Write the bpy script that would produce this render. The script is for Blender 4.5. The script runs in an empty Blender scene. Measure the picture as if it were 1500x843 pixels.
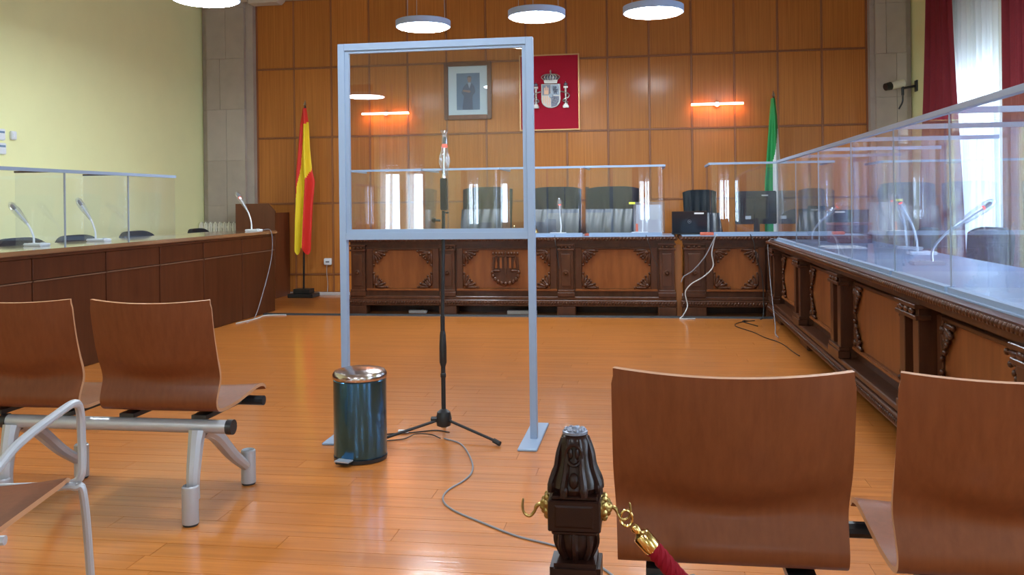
import bpy, bmesh, math, random
from mathutils import Vector, Matrix
random.seed(7)
R = math.radians
PI = math.pi
C = bpy.context.scene.collection
sc = bpy.context.scene

# ------------------------------------------------------------------ camera
H = 1.2
FPX = 1300.0
cam_d = bpy.data.cameras.new('camera'); cam = bpy.data.objects.new('camera', cam_d); C.objects.link(cam)
cam_d.sensor_width = 36.0
cam_d.lens = 36.0 * FPX / 1500.0
cam_d.shift_y = -(421.5 - 296.4) / 1500.0
cam_d.clip_start = 0.05
yaw = math.atan(200.0 / FPX)
cam.matrix_world = (Matrix.Translation((0, 0, H)) @ Matrix.Rotation(yaw, 4, 'Z') @ Matrix.Rotation(PI / 2, 4, 'X')
                    @ Matrix.Rotation(-0.012, 4, 'Z'))
sc.camera = cam

# ------------------------------------------------------------------ world, daylight, exposure
w = bpy.data.worlds.new('sky'); sc.world = w; w.use_nodes = True
bg = w.node_tree.nodes['Background']; bg.inputs[0].default_value = (0.72, 0.86, 1.0, 1); bg.inputs[1].default_value = 2.2
sc.cycles.transparent_max_bounces = 40
sc.view_settings.view_transform = 'Standard'; sc.view_settings.look = 'None'
sc.view_settings.exposure = 0.78; sc.view_settings.gamma = 1.0; sc.view_settings.use_curve_mapping = False


def daylight(x, y, z, sx, sz, rz, power):
    l = bpy.data.lights.new('daylight', 'AREA'); l.shape = 'RECTANGLE'; l.size = sx; l.size_y = sz
    l.energy = power; l.color = (0.60, 0.78, 1.0)
    o = bpy.data.objects.new('daylight', l); C.objects.link(o)
    o.location = (x, y, z); o.rotation_euler = (PI / 2, 0, rz)
    return o


# windows: right wall (x = XR), front wall behind the camera (y = YF)
XL, XR, YB, YF, ZC = -5.92, 3.12, 11.28, -7.0, 4.25
RIGHT_WINDOWS = [(8.33, 9.86), (4.6, 6.2), (1.0, 2.6), (-2.6, -1.0)]
FRONT_WINDOWS = [(-4.95, -4.05), (0.4, 1.3)]
LEFT_WINDOWS = []
for (a, b), p in zip(RIGHT_WINDOWS, (58, 110, 90, 90)):
    daylight(XR + 0.45, (a + b) / 2, 1.45, b - a, 1.9, PI / 2, p)
for (a, b) in FRONT_WINDOWS:
    daylight((a + b) / 2, YF - 0.45, 1.2, b - a, 1.5, 0, 60)
for (a, b) in LEFT_WINDOWS:
    daylight(XL - 0.45, (a + b) / 2, 1.45, b - a, 1.9, -PI / 2, 60)

# ------------------------------------------------------------------ materials
def nmat(name):
    m = bpy.data.materials.new(name); m.use_nodes = True
    nt = m.node_tree
    return m, nt, nt.nodes['Principled BSDF']


def plain(name, col, rough=0.5, metal=0.0, coat=0.0, noise=0.0, nscale=30, bump=0.0, spec=0.5):
    m, nt, b = nmat(name)
    b.inputs['Base Color'].default_value = (*col, 1)
    b.inputs['Roughness'].default_value = rough
    b.inputs['Metallic'].default_value = metal
    b.inputs['Coat Weight'].default_value = coat
    b.inputs['Specular IOR Level'].default_value = spec
    tc = nt.nodes.new('ShaderNodeTexCoord')
    n = nt.nodes.new('ShaderNodeTexNoise'); n.inputs['Scale'].default_value = nscale; n.inputs['Detail'].default_value = 3
    nt.links.new(tc.outputs['Object'], n.inputs['Vector'])
    mx = nt.nodes.new('ShaderNodeMix'); mx.data_type = 'RGBA'; mx.blend_type = 'MIX'
    k = max(noise, 0.02)
    mx.inputs[6].default_value = (*[c * (1 - k) for c in col], 1)
    mx.inputs[7].default_value = (*[min(1, c * (1 + k)) for c in col], 1)
    nt.links.new(n.outputs['Fac'], mx.inputs[0]); nt.links.new(mx.outputs[2], b.inputs['Base Color'])
    if bump:
        bp = nt.nodes.new('ShaderNodeBump'); bp.inputs['Strength'].default_value = bump; bp.inputs['Distance'].default_value = 0.01
        nt.links.new(n.outputs['Fac'], bp.inputs['Height']); nt.links.new(bp.outputs[0], b.inputs['Normal'])
    return m


def wood(name, c1, c2, scale=(30, 30, 1.5), rough=0.35, coat=0.0, coat_rough=0.15, vary=0.15, spec=0.5, streak=0.5, bump=0.0):
    """grain runs along the axis with the small scale"""
    m, nt, b = nmat(name)
    tc = nt.nodes.new('ShaderNodeTexCoord'); mp = nt.nodes.new('ShaderNodeMapping')
    mp.inputs['Scale'].default_value = scale
    oi = nt.nodes.new('ShaderNodeObjectInfo')
    ad = nt.nodes.new('ShaderNodeVectorMath'); ad.operation = 'ADD'
    mu = nt.nodes.new('ShaderNodeVectorMath'); mu.operation = 'SCALE'; mu.inputs['Scale'].default_value = 13.0
    cb = nt.nodes.new('ShaderNodeCombineXYZ')
    for i in range(3): nt.links.new(oi.outputs['Random'], cb.inputs[i])
    nt.links.new(cb.outputs[0], mu.inputs[0])
    nt.links.new(tc.outputs['Object'], ad.inputs[0]); nt.links.new(mu.outputs[0], ad.inputs[1])
    nt.links.new(ad.outputs[0], mp.inputs['Vector'])
    n = nt.nodes.new('ShaderNodeTexNoise'); n.inputs['Scale'].default_value = 1.0; n.inputs['Detail'].default_value = 6
    n.inputs['Roughness'].default_value = 0.6
    nt.links.new(mp.outputs[0], n.inputs['Vector'])
    cr = nt.nodes.new('ShaderNodeValToRGB')
    cr.color_ramp.elements[0].position = 0.5 - 0.3 * streak - 0.1; cr.color_ramp.elements[0].color = (*c1, 1)
    cr.color_ramp.elements[1].position = 0.5 + 0.3 * streak; cr.color_ramp.elements[1].color = (*c2, 1)
    nt.links.new(n.outputs['Fac'], cr.inputs[0])
    hs = nt.nodes.new('ShaderNodeHueSaturation')
    mr = nt.nodes.new('ShaderNodeMapRange'); mr.inputs[3].default_value = 1 - vary; mr.inputs[4].default_value = 1 + vary
    nt.links.new(oi.outputs['Random'], mr.inputs[0]); nt.links.new(mr.outputs[0], hs.inputs['Value'])
    nt.links.new(cr.outputs[0], hs.inputs['Color']); nt.links.new(hs.outputs[0], b.inputs['Base Color'])
    if bump:
        bp = nt.nodes.new('ShaderNodeBump'); bp.inputs['Strength'].default_value = bump; bp.inputs['Distance'].default_value = 0.004
        nt.links.new(n.outputs['Fac'], bp.inputs['Height']); nt.links.new(bp.outputs[0], b.inputs['Normal']); nt.links.new(bp.outputs[0], b.inputs['Coat Normal'])
    b.inputs['Roughness'].default_value = rough
    b.inputs['Coat Weight'].default_value = coat; b.inputs['Coat Roughness'].default_value = coat_rough
    b.inputs['Specular IOR Level'].default_value = spec
    return m


def clear(name, tint=(0.93, 0.95, 0.98), refl=1.0, haze=0.02, hazecol=(0.75, 0.78, 0.95), rough=0.0):
    """thin clear sheet: transparent, plus mirror reflection by a symmetric Schlick term, plus a little dust, daylight painted into its default blue tint"""
    m = bpy.data.materials.new(name); m.use_nodes = True
    nt = m.node_tree; nt.nodes.clear()
    out = nt.nodes.new('ShaderNodeOutputMaterial')
    tr = nt.nodes.new('ShaderNodeBsdfTransparent'); tr.inputs[0].default_value = (*tint, 1)
    gl = nt.nodes.new('ShaderNodeBsdfGlossy'); gl.inputs['Roughness'].default_value = rough
    gl.inputs[0].default_value = (1, 1, 1, 1)
    df = nt.nodes.new('ShaderNodeBsdfDiffuse'); df.inputs[0].default_value = (*hazecol, 1)
    lw = nt.nodes.new('ShaderNodeLayerWeight'); lw.inputs[0].default_value = 0.5
    pw = nt.nodes.new('ShaderNodeMath'); pw.operation = 'POWER'; pw.inputs[1].default_value = 5.0
    nt.links.new(lw.outputs['Facing'], pw.inputs[0])
    ma = nt.nodes.new('ShaderNodeMath'); ma.operation = 'MULTIPLY_ADD'; ma.inputs[1].default_value = 0.96 * refl; ma.inputs[2].default_value = 0.04 * refl
    ma.use_clamp = True
    nt.links.new(pw.outputs[0], ma.inputs[0])
    m1 = nt.nodes.new('ShaderNodeMixShader'); m1.inputs[0].default_value = haze
    nt.links.new(tr.outputs[0], m1.inputs[1]); nt.links.new(df.outputs[0], m1.inputs[2])
    m2 = nt.nodes.new('ShaderNodeMixShader')
    nt.links.new(ma.outputs[0], m2.inputs[0]); nt.links.new(m1.outputs[0], m2.inputs[1]); nt.links.new(gl.outputs[0], m2.inputs[2])
    nt.links.new(m2.outputs[0], out.inputs[0])
    return m


def sheer(name, col=(0.9, 0.92, 0.92)):
    m = bpy.data.materials.new(name); m.use_nodes = True
    nt = m.node_tree; nt.nodes.clear()
    out = nt.nodes.new('ShaderNodeOutputMaterial')
    tr = nt.nodes.new('ShaderNodeBsdfTransparent')
    tl = nt.nodes.new('ShaderNodeBsdfTranslucent'); tl.inputs[0].default_value = (*col, 1)
    df = nt.nodes.new('ShaderNodeBsdfDiffuse'); df.inputs[0].default_value = (*col, 1)
    a = nt.nodes.new('ShaderNodeMixShader'); a.inputs[0].default_value = 0.42
    nt.links.new(tl.outputs[0], a.inputs[1]); nt.links.new(df.outputs[0], a.inputs[2])
    b = nt.nodes.new('ShaderNodeMixShader'); b.inputs[0].default_value = 0.74
    nt.links.new(tr.outputs[0], b.inputs[1]); nt.links.new(a.outputs[0], b.inputs[2])
    nt.links.new(b.outputs[0], out.inputs[0])
    return m


def glow(name, col, strength):
    m = bpy.data.materials.new(name); m.use_nodes = True
    nt = m.node_tree; nt.nodes.clear()
    out = nt.nodes.new('ShaderNodeOutputMaterial'); e = nt.nodes.new('ShaderNodeEmission')
    e.inputs[0].default_value = (*col, 1); e.inputs[1].default_value = strength
    nt.links.new(e.outputs[0], out.inputs[0])
    return m


M = {}
M['panel'] = wood('veneer', (0.375, 0.122, 0.020), (0.53, 0.19, 0.037), (70, 70, 1.2), rough=0.45, coat=0.28, coat_rough=0.16, vary=0.07, spec=0.25)
M['batten'] = wood('batten_wood', (0.25, 0.082, 0.028), (0.34, 0.12, 0.042), (60, 60, 1.5), rough=0.4, vary=0.05)
M['floor'] = wood('parquet', (0.36, 0.108, 0.018), (0.52, 0.175, 0.034), (1.6, 45, 10), rough=0.4, coat=0.75, coat_rough=0.12, vary=0.055, spec=0.2, bump=0.12)
M['floor_base'] = wood('parquet_base', (0.34, 0.10, 0.017), (0.49, 0.165, 0.032), (1.6, 12, 10), rough=0.4, coat=0.75, coat_rough=0.12, vary=0.0, spec=0.2)
M['desk'] = wood('dark_desk_wood', (0.056, 0.015, 0.005), (0.088, 0.026, 0.009), (14, 14, 1.5), rough=0.42, vary=0.12, spec=0.22)
M['desk_top'] = wood('desk_top_wood', (0.20, 0.10, 0.045), (0.30, 0.155, 0.075), (14, 2, 14), rough=0.22, coat=1.0, coat_rough=0.08, vary=0.05)
M['inlay'] = plain('inlay_strip', (0.17, 0.085, 0.05), 0.4)
M['lectern'] = wood('lectern_wood', (0.105, 0.027, 0.009), (0.15, 0.043, 0.015), (14, 14, 1.5), rough=0.4, vary=0.05)
M['carved'] = wood('carved_walnut', (0.040, 0.012, 0.005), (0.078, 0.026, 0.010), (18, 18, 3), rough=0.36, coat=0.14, vary=0.08, spec=0.25)
M['carved_light'] = wood('carved_panel_walnut', (0.145, 0.042, 0.011), (0.22, 0.072, 0.019), (16, 16, 2), rough=0.4, coat=0.1, vary=0.08, spec=0.2)
M['board'] = wood('orange_board', (0.30, 0.105, 0.025), (0.42, 0.16, 0.045), (20, 20, 1.5), rough=0.4)
M['ply'] = wood('beech_ply', (0.135, 0.038, 0.012), (0.185, 0.055, 0.018), (60, 60, 2.5), rough=0.5, coat=0.12, coat_rough=0.22, vary=0.05, streak=0.8, spec=0.2)
M['ply_edge'] = plain('ply_edge', (0.40, 0.19, 0.09), 0.45)
M['yellow'] = plain('yellow_paint', (0.91, 0.91, 0.49), 0.75, noise=0.03, nscale=4)
M['ceil'] = plain('dim_unseen_ceiling', (0.34, 0.28, 0.22), 0.8)  # unseen ceiling, tone darkened to cut bounce onto the upper walls
M['stone'] = plain('grey_stone', (0.43, 0.365, 0.31), 0.7, noise=0.12, nscale=7)
M['stone2'] = plain('grey_stone_light', (0.47, 0.405, 0.35), 0.7, noise=0.12, nscale=5)
M['cornice'] = plain('plaster_cornice', (0.62, 0.54, 0.48), 0.7)
M['skirting'] = plain('pale_skirting', (0.62, 0.58, 0.56), 0.5)
M['greymetal'] = plain('grey_painted_metal', (0.25, 0.33, 0.46), 0.38, spec=0.5)
M['alu'] = plain('satin_aluminium', (0.50, 0.54, 0.62), 0.3, metal=0.55)
M['silver'] = plain('silver_paint', (0.42, 0.43, 0.46), 0.35, metal=0.35)
M['acrylic'] = clear('acrylic_sheet', (0.96, 0.97, 0.985), 1.0, 0.007)
M['acrylic_daylit_dust'] = clear('dusty_sheet_daylight_tint', (0.95, 0.965, 0.995), 1.0, 0.019, (0.50, 0.58, 0.98))  # dust haze with blue window daylight painted into its tint
M['acrylic_edge'] = plain('acrylic_edge', (0.30, 0.35, 0.42), 0.2)
M['pane'] = clear('glass_pane', (0.95, 0.965, 0.97), 0.8, 0.004)
M['film'] = clear('plastic_film', (0.86, 0.88, 0.92), 2.2, 0.10, (0.8, 0.82, 0.85), 0.08)
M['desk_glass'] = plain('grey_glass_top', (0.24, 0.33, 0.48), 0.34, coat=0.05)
M['black'] = plain('black_plastic', (0.012, 0.013, 0.015), 0.35)
M['blackmetal'] = plain('black_metal', (0.016, 0.017, 0.02), 0.4, metal=0.3)
M['rubber'] = plain('black_rubber', (0.015, 0.015, 0.016), 0.7)
M['leather'] = plain('black_leather', (0.004, 0.018, 0.032), 0.30, noise=0.2, nscale=60, bump=0.15, spec=0.7)
M['leather_sheen'] = plain('black_leather_painted_sheen', (0.013, 0.032, 0.055), 0.33, noise=0.2, nscale=60, bump=0.15, spec=0.7)  # cushion leather, bluish reflected light painted into the lighter colour
M['fabric'] = plain('black_fabric', (0.016, 0.018, 0.022), 0.85, noise=0.2, nscale=150)
M['screen'] = plain('dark_screen', (0.012, 0.016, 0.022), 0.22)
M['white'] = plain('white_plastic', (0.78, 0.82, 0.86), 0.4)
M['offwhite'] = plain('cream_enamel', (0.74, 0.72, 0.62), 0.45)
M['paper'] = plain('paper', (0.80, 0.80, 0.80), 0.8)
M['redfolder'] = plain('red_folder', (0.55, 0.11, 0.06), 0.5)
M['brass'] = plain('brass', (0.60, 0.42, 0.16), 0.2, metal=1.0)
M['chrome'] = plain('chrome', (0.80, 0.81, 0.83), 0.12, metal=1.0)
M['bin'] = plain('steel_painted_blue_reflection', (0.06, 0.17, 0.31), 0.2, metal=0.95)  # plain steel, the blue window reflection is painted into its colour
M['binlid'] = plain('steel_lid_painted_reflection', (0.55, 0.48, 0.45), 0.2, metal=1.0)  # same steel, warm reflection of the wood painted in
M['drape'] = plain('red_velvet', (0.20, 0.012, 0.022), 0.85, noise=0.15, nscale=60)
M['crimson'] = plain('crimson_cloth', (0.42, 0.012, 0.035), 0.75, noise=0.06, nscale=90, spec=0.15)
M['goldtrim'] = plain('gold_trim', (0.62, 0.36, 0.16), 0.35, metal=0.5)
M['rope'] = plain('red_rope', (0.19, 0.004, 0.011), 0.7, noise=0.15, nscale=120, spec=0.1)
M['flagred'] = plain('flag_red', (0.70, 0.022, 0.012), 0.6)
M['flagyellow'] = plain('flag_yellow', (0.88, 0.66, 0.015), 0.6)
M['flaggreen'] = plain('flag_green', (0.015, 0.30, 0.075), 0.6)
M['flagwhite'] = plain('flag_white', (0.80, 0.82, 0.86), 0.6)
M['pewter'] = plain('pewter', (0.42, 0.40, 0.38), 0.32, metal=0.7, noise=0.2, nscale=80)
M['pewter_dark'] = plain('dark_pewter', (0.17, 0.19, 0.25), 0.4, metal=0.4, noise=0.2, nscale=60)
M['copper'] = plain('pale_copper', (0.55, 0.34, 0.24), 0.35, metal=0.6)
M['picframe'] = wood('picture_frame_wood', (0.13, 0.042, 0.018), (0.19, 0.065, 0.028), (20, 20, 20), rough=0.35)
M['mount'] = plain('mount_painted_glow', (0.74, 0.87, 0.95), 0.5)  # mount, backdrop and suit lightened to carry lamp reflection off the glass
M['photo_bg'] = plain('backdrop_painted_glow', (0.17, 0.28, 0.43), 0.4, noise=0.15, nscale=6)
M['suit_painted_glow'] = plain('suit_painted_glow', (0.10, 0.15, 0.25), 0.4)
M['photo_skin'] = plain('photo_skin', (0.34, 0.25, 0.24), 0.4)
M['photo_shirt'] = plain('photo_shirt', (0.42, 0.52, 0.64), 0.4)
M['photo_hair'] = plain('photo_hair', (0.13, 0.13, 0.15), 0.4)
M['cable_grey'] = plain('grey_cable', (0.20, 0.20, 0.22), 0.5)
M['cable_white'] = plain('white_cable', (0.46, 0.46, 0.45), 0.5)
M['post'] = wood('dark_post_wood', (0.010, 0.0035, 0.0025), (0.022, 0.007, 0.0045), (20, 20, 6), rough=0.3, coat=0.06, coat_rough=0.1, vary=0.0, spec=0.18)
M['antique'] = plain('antique_brass', (0.27, 0.18, 0.06), 0.32, metal=0.95, noise=0.3, nscale=80)
M['sheer'] = sheer('sheer_voile')
M['winframe'] = plain('window_frame_paint', (0.55, 0.56, 0.56), 0.45)
M['shutter'] = plain('roller_shutter', (0.52, 0.53, 0.54), 0.6)
M['lampbody'] = plain('lamp_body', (0.36, 0.46, 0.72), 0.4)
M['lamp'] = glow('lamp_diffuser', (0.80, 0.91, 1.0), 42.0)
M['tube'] = glow('wall_lamp_tube', (1.0, 0.36, 0.12), 22.0)
M['tube_white'] = glow('wall_lamp_tube_core', (1.0, 0.85, 0.75), 4.0)
M['led'] = glow('red_led', (1.0, 0.05, 0.03), 3.0)
M['yellowtag'] = plain('yellow_tag', (0.75, 0.80, 0.05), 0.5)


# ------------------------------------------------------------------ mesh helpers
class MB:
    def __init__(s):
        s.bm = bmesh.new(); s.mi = 0

    def _tag(s, faces):
        for f in faces: f.material_index = s.mi

    def box(s, x0, x1, y0, y1, z0, z1, mtx=None):
        P = [(x, y, z) for z in (z0, z1) for y in (y0, y1) for x in (x0, x1)]
        v = [s.bm.verts.new(mtx @ Vector(p) if mtx else p) for p in P]
        F = [(0, 2, 3, 1), (4, 5, 7, 6), (0, 1, 5, 4), (2, 6, 7, 3), (0, 4, 6, 2), (1, 3, 7, 5)]
        s._tag([s.bm.faces.new([v[i] for i in f]) for f in F]); return s

    def cbox(s, c, d, mtx=None):
        return s.box(c[0] - d[0] / 2, c[0] + d[0] / 2, c[1] - d[1] / 2, c[1] + d[1] / 2, c[2] - d[2] / 2, c[2] + d[2] / 2, mtx)

    def frustum(s, x0, x1, z0, z1, y0, y1, ins):
        """raised plate in the xz plane: big face at y0, small face (inset) at y1"""
        a = [(x0, y0, z0), (x1, y0, z0), (x1, y0, z1), (x0, y0, z1)]
        b = [(x0 + ins, y1, z0 + ins), (x1 - ins, y1, z0 + ins), (x1 - ins, y1, z1 - ins), (x0 + ins, y1, z1 - ins)]
        va = [s.bm.verts.new(p) for p in a]; vb = [s.bm.verts.new(p) for p in b]
        fs = [s.bm.faces.new(va[::-1]), s.bm.faces.new(vb)]
        for i in range(4):
            j = (i + 1) % 4
            fs.append(s.bm.faces.new([va[i], va[j], vb[j], vb[i]]))
        s._tag(fs); return s

    def tube(s, pts, r, n=8, cap=True, closed=False):
        pts = [Vector(p) for p in pts]
        rs = r if isinstance(r, (list, tuple)) else [r] * len(pts)
        rings = []; prev = None
        L = len(pts)
        for i, p in enumerate(pts):
            if closed: t = pts[(i + 1) % L] - pts[i - 1]
            elif i == 0: t = pts[1] - pts[0]
            elif i == L - 1: t = pts[-1] - pts[-2]
            else: t = (pts[i + 1] - p).normalized() + (p - pts[i - 1]).normalized()
            if t.length < 1e-9: t = Vector((0, 0, 1))
            t.normalize()
            if prev is None:
                u = t.orthogonal().normalized()
            else:
                u = prev - t * prev.dot(t)
                if u.length < 1e-6: u = t.orthogonal()
                u.normalize()
            prev = u; q = t.cross(u)
            rings.append([s.bm.verts.new(p + (u * math.cos(2 * PI * k / n) + q * math.sin(2 * PI * k / n)) * rs[i]) for k in range(n)])
        fs = []
        rng = range(L if closed else L - 1)
        for i in rng:
            a, b = rings[i], rings[(i + 1) % L]
            for k in range(n):
                fs.append(s.bm.faces.new([a[k], a[(k + 1) % n], b[(k + 1) % n], b[k]]))
        if cap and not closed:
            fs.append(s.bm.faces.new(rings[0][::-1])); fs.append(s.bm.faces.new(rings[-1]))
        s._tag(fs); return s

    def lathe(s, prof, c=(0, 0, 0), n=20, mtx=None, sx=1, sy=1):
        rings = []
        for (r, z) in prof:
            ring = []
            for k in range(n):
                a = 2 * PI * k / n
                p = Vector((c[0] + sx * r * math.cos(a), c[1] + sy * r * math.sin(a), c[2] + z))
                ring.append(s.bm.verts.new(mtx @ p if mtx else p))
            rings.append(ring)
        fs = []
        for i in range(len(rings) - 1):
            a, b = rings[i], rings[i + 1]
            for k in range(n):
                fs.append(s.bm.faces.new([a[k], a[(k + 1) % n], b[(k + 1) % n], b[k]]))
        fs.append(s.bm.faces.new(rings[0][::-1])); fs.append(s.bm.faces.new(rings[-1]))
        s._tag(fs); return s

    def prism(s, poly, y0, y1, plane='xz'):
        def P(a, b, d):
            return (a, d, b) if plane == 'xz' else ((a, b, d) if plane == 'xy' else (d, a, b))
        va = [s.bm.verts.new(P(a, b, y0)) for a, b in poly]; vb = [s.bm.verts.new(P(a, b, y1)) for a, b in poly]
        fs = [s.bm.faces.new(va), s.bm.faces.new(vb[::-1])]
        n = len(poly)
        for i in range(n):
            j = (i + 1) % n
            fs.append(s.bm.faces.new([va[j], va[i], vb[i], vb[j]]))
        s._tag(fs); return s

    def blob(s, c, d, rot=None, u=10, v=6):
        m = Matrix.Translation(c)
        if rot: m = m @ rot.to_4x4()
        m = m @ Matrix.Diagonal((*d, 1))
        g = bmesh.ops.create_uvsphere(s.bm, u_segments=u, v_segments=v, radius=1.0, matrix=m)
        for vt in g['verts']:
            for f in vt.link_faces: f.material_index = s.mi; f.smooth = True
        return s

    def grid(s, fn, nu, nv, thick=0.0, mat=None, rim=0):
        V = [[s.bm.verts.new(fn(i / nu, j / nv)) for i in range(nu + 1)] for j in range(nv + 1)]
        fs = []
        for j in range(nv):
            for i in range(nu):
                f = s.bm.faces.new([V[j][i], V[j][i + 1], V[j + 1][i + 1], V[j + 1][i]])
                f.material_index = mat((i + .5) / nu, (j + .5) / nv) if mat else s.mi
                f.smooth = True; fs.append(f)
        if thick:
            bmesh.ops.recalc_face_normals(s.bm, faces=fs)
            base = set(v for row in V for v in row)
            bmesh.ops.solidify(s.bm, geom=fs, thickness=thick)
            if rim:
                for f in s.bm.faces:
                    k = sum(1 for v in f.verts if v in base)
                    if 0 < k < len(f.verts): f.material_index = rim
        return s

    def bevel(s, off, seg=1):
        bmesh.ops.bevel(s.bm, geom=list(s.bm.edges), offset=off, segments=seg, affect='EDGES', clamp_overlap=True); return s

    def build(s, name, mats, parent=None, smooth=False, loc=None, sharp=35):
        me = bpy.data.meshes.new(name)
        bmesh.ops.recalc_face_normals(s.bm, faces=list(s.bm.faces))
        s.bm.to_mesh(me); s.bm.free()
        for m in (mats if isinstance(mats, (list, tuple)) else [mats]): me.materials.append(m)
        if smooth:
            for p in me.polygons: p.use_smooth = True
            if hasattr(me, 'set_sharp_from_angle'): me.set_sharp_from_angle(angle=R(sharp))
        o = bpy.data.objects.new(name, me); C.objects.link(o)
        if parent: o.parent = parent
        if loc: o.location = loc
        return o


def tag(o, label=None, cat=None, group=None, kind=None):
    if label: o['label'] = label
    if cat: o['category'] = cat
    if group: o['group'] = group
    if kind: o['kind'] = kind
    return o


def thing(name, label, cat, loc=(0, 0, 0), rz=0.0, group=None):
    o = bpy.data.objects.new(name, None); C.objects.link(o); o.location = loc; o.rotation_euler = (0, 0, rz)
    o.empty_display_size = 0.1
    return tag(o, label, cat, group)


def struct(o, label=None):
    o['kind'] = 'structure'
    if label: o['label'] = label
    return o


def place(me_ob, name, parent, loc=(0, 0, 0), scale=(1, 1, 1), rot=(0, 0, 0)):
    o = me_ob.copy(); o.name = name; C.objects.link(o); o.parent = parent
    o.location = loc; o.scale = scale; o.rotation_euler = rot
    return o


def dup(root, loc=None, rz=None, label=None, group=None):
    r = root.copy(); C.objects.link(r)
    if loc is not None: r.location = loc
    if rz is not None: r.rotation_euler = (0, 0, rz)
    if label: r['label'] = label
    if group: r['group'] = group
    for ch in root.children:
        c = ch.copy(); C.objects.link(c); c.parent = r
        for g in ch.children:
            d = g.copy(); C.objects.link(d); d.parent = c
    return r


def curve(pts, n=8):
    """Catmull-Rom through the points"""
    P = [Vector(p) for p in pts]
    P = [P[0] * 2 - P[1]] + P + [P[-1] * 2 - P[-2]]
    out = []
    for i in range(1, len(P) - 2):
        a, b, c, d = P[i - 1], P[i], P[i + 1], P[i + 2]
        for k in range(n):
            t = k / n
            out.append(0.5 * ((2 * b) + (c - a) * t + (2 * a - 5 * b + 4 * c - d) * t * t + (3 * b - 3 * c + d - a) * t ** 3))
    out.append(P[-2])
    return out


def sm(t):
    t = max(0.0, min(1.0, t)); return t * t * (3 - 2 * t)


# ------------------------------------------------------------------ room shell
b = MB(); b.box(XL - .3, XR + .3, YF - .3, YB + .3, -0.12, -0.003)
floor = struct(b.build('floor', M['floor_base']))
# parquet boards, laid along x: unit meshes of a few lengths shared between boards
PW = 0.115
lens = [1.1, 1.4, 1.7, 2.0]
plank_me = []
for L in lens:
    q = MB(); q.box(0, L - .002, 0, PW - .002, -0.02, 0.0)
    o = q.build('floor_board', M['floor']); plank_me.append(o)
cnt = 0
rows = 0
y = 9.2 - 0.02
y_lo = 1.9
row_y = []
yy = y_lo
while yy + PW <= 11.24:
    row_y.append(yy); yy += PW
for yy in row_y:
    xa = -4.55 if yy > 3.0 else -2.6
    xb = 1.30 if yy > 3.0 else 1.6
    x = xa - random.random() * 0.9
    while x < xb and cnt < 299:
        k = random.randrange(4)
        if x + lens[k] > xa:
            o = bpy.data.objects.new('floor_board', plank_me[k].data); C.objects.link(o); o.parent = floor
            o.location = (x, yy, 0); cnt += 1
        x += lens[k]
for o in plank_me: bpy.data.objects.remove(o)
last_y = yy
# the rest of the boards as one joined part
q = MB()
done = set()
for o in floor.children:
    done.add(round(o.location.y, 3))
yy = YF
ys = []
while yy < y_lo - PW: ys.append(yy); yy += PW
for yy in ys:
    x = XL
    while x < XR:
        L = random.choice([1.4, 2.0, 2.4]); q.box(x, min(XR, x + L) - .002, yy, yy + PW - .002, -.02, 0); x += L
for yy in row_y:
    xs = sorted([(o.location.x, o.location.x + max(v.co.x for v in o.data.vertices)) for o in floor.children if abs(o.location.y - yy) < 1e-4])
    lo = xs[0][0] - .002 if xs else XR
    hi = xs[-1][1] + .002 if xs else XL
    if not xs:
        q.box(XL, -1.5, yy, yy + PW - .002, -.02, 0); q.box(-1.498, XR, yy, yy + PW - .002, -.02, 0)
    else:
        q.box(XL, lo, yy, yy + PW - .002, -.02, 0); q.box(hi, XR, yy, yy + PW - .002, -.02, 0)
o = q.build('floor_boards', M['floor_base'], floor); o['kind'] = 'stuff'

b = MB(); b.box(XL - .3, XR + .3, YF - .3, YB + .3, ZC, ZC + .12)
struct(b.build('ceiling', M['ceil']))


def wall_with_holes(name, holes, z0, z1, axis, plane, lo, hi, outward):
    b = MB(); T = 0.3
    a0, a1 = (plane, plane + T * outward) if outward > 0 else (plane - T, plane)
    def seg(p0, p1, q0, q1):
        if axis == 'y': b.box(a0, a1, p0, p1, q0, q1)
        else: b.box(p0, p1, a0, a1, q0, q1)
    cur = lo
    for (h0, h1) in sorted(holes):
        seg(cur, h0, 0, ZC); seg(h0, h1, 0, z0); seg(h0, h1, z1, ZC); cur = h1
    seg(cur, hi, 0, ZC)
    return struct(b.build(name, M['yellow']))


wall_with_holes('wall_right', RIGHT_WINDOWS, 0.5, 3.6, 'y', XR, YF, YB, 1)
wall_with_holes('wall_left', LEFT_WINDOWS, 0.5, 3.6, 'y', XL, YF, YB, -1)
wall_with_holes('wall_front', FRONT_WINDOWS, 0.5, 3.0, 'x', YF, XL - .3, XR + .3, -1)

# back wall: dark core, veneer panels as pieces, battens as pieces
b = MB(); b.box(XL - .3, XR + .3, YB, YB + .3, 0, ZC)
wb = struct(b.build('wall_back', M['batten']))
STEP = 0.5206
X0 = -5.18
ZR = [0.03, 0.271, 1.215, 2.095, 3.018, 3.93]
for i in range(15):
    xa, xb = X0 + i * STEP, X0 + (i + 1) * STEP
    for j in range(5):
        q = MB(); wz = (ZR[j + 1] - ZR[j]); ww = xb - xa
        q.frustum(-ww / 2 + .011, ww / 2 - .011, .011, wz - .011, 0.0, -0.010, 0.003)
        o = q.build('panel', M['panel'], wb, loc=((xa + xb) / 2, YB, ZR[j]))
for j in range(1, 5):
    q = MB(); q.box(X0, X0 + 15 * STEP, -.013, 0, -.011, .011); q.box(X0, X0 + 15 * STEP, -.020, -.013, -.005, .005)
    q.build('rail', M['batten'], wb, loc=(0, YB, ZR[j]))
for i in range(16):
    q = MB(); q.box(-.011, .011, -.012, 0, 0.03, 3.93)
    q.build('stile', M['batten'], wb, loc=(X0 + i * STEP, YB, 0))
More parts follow.
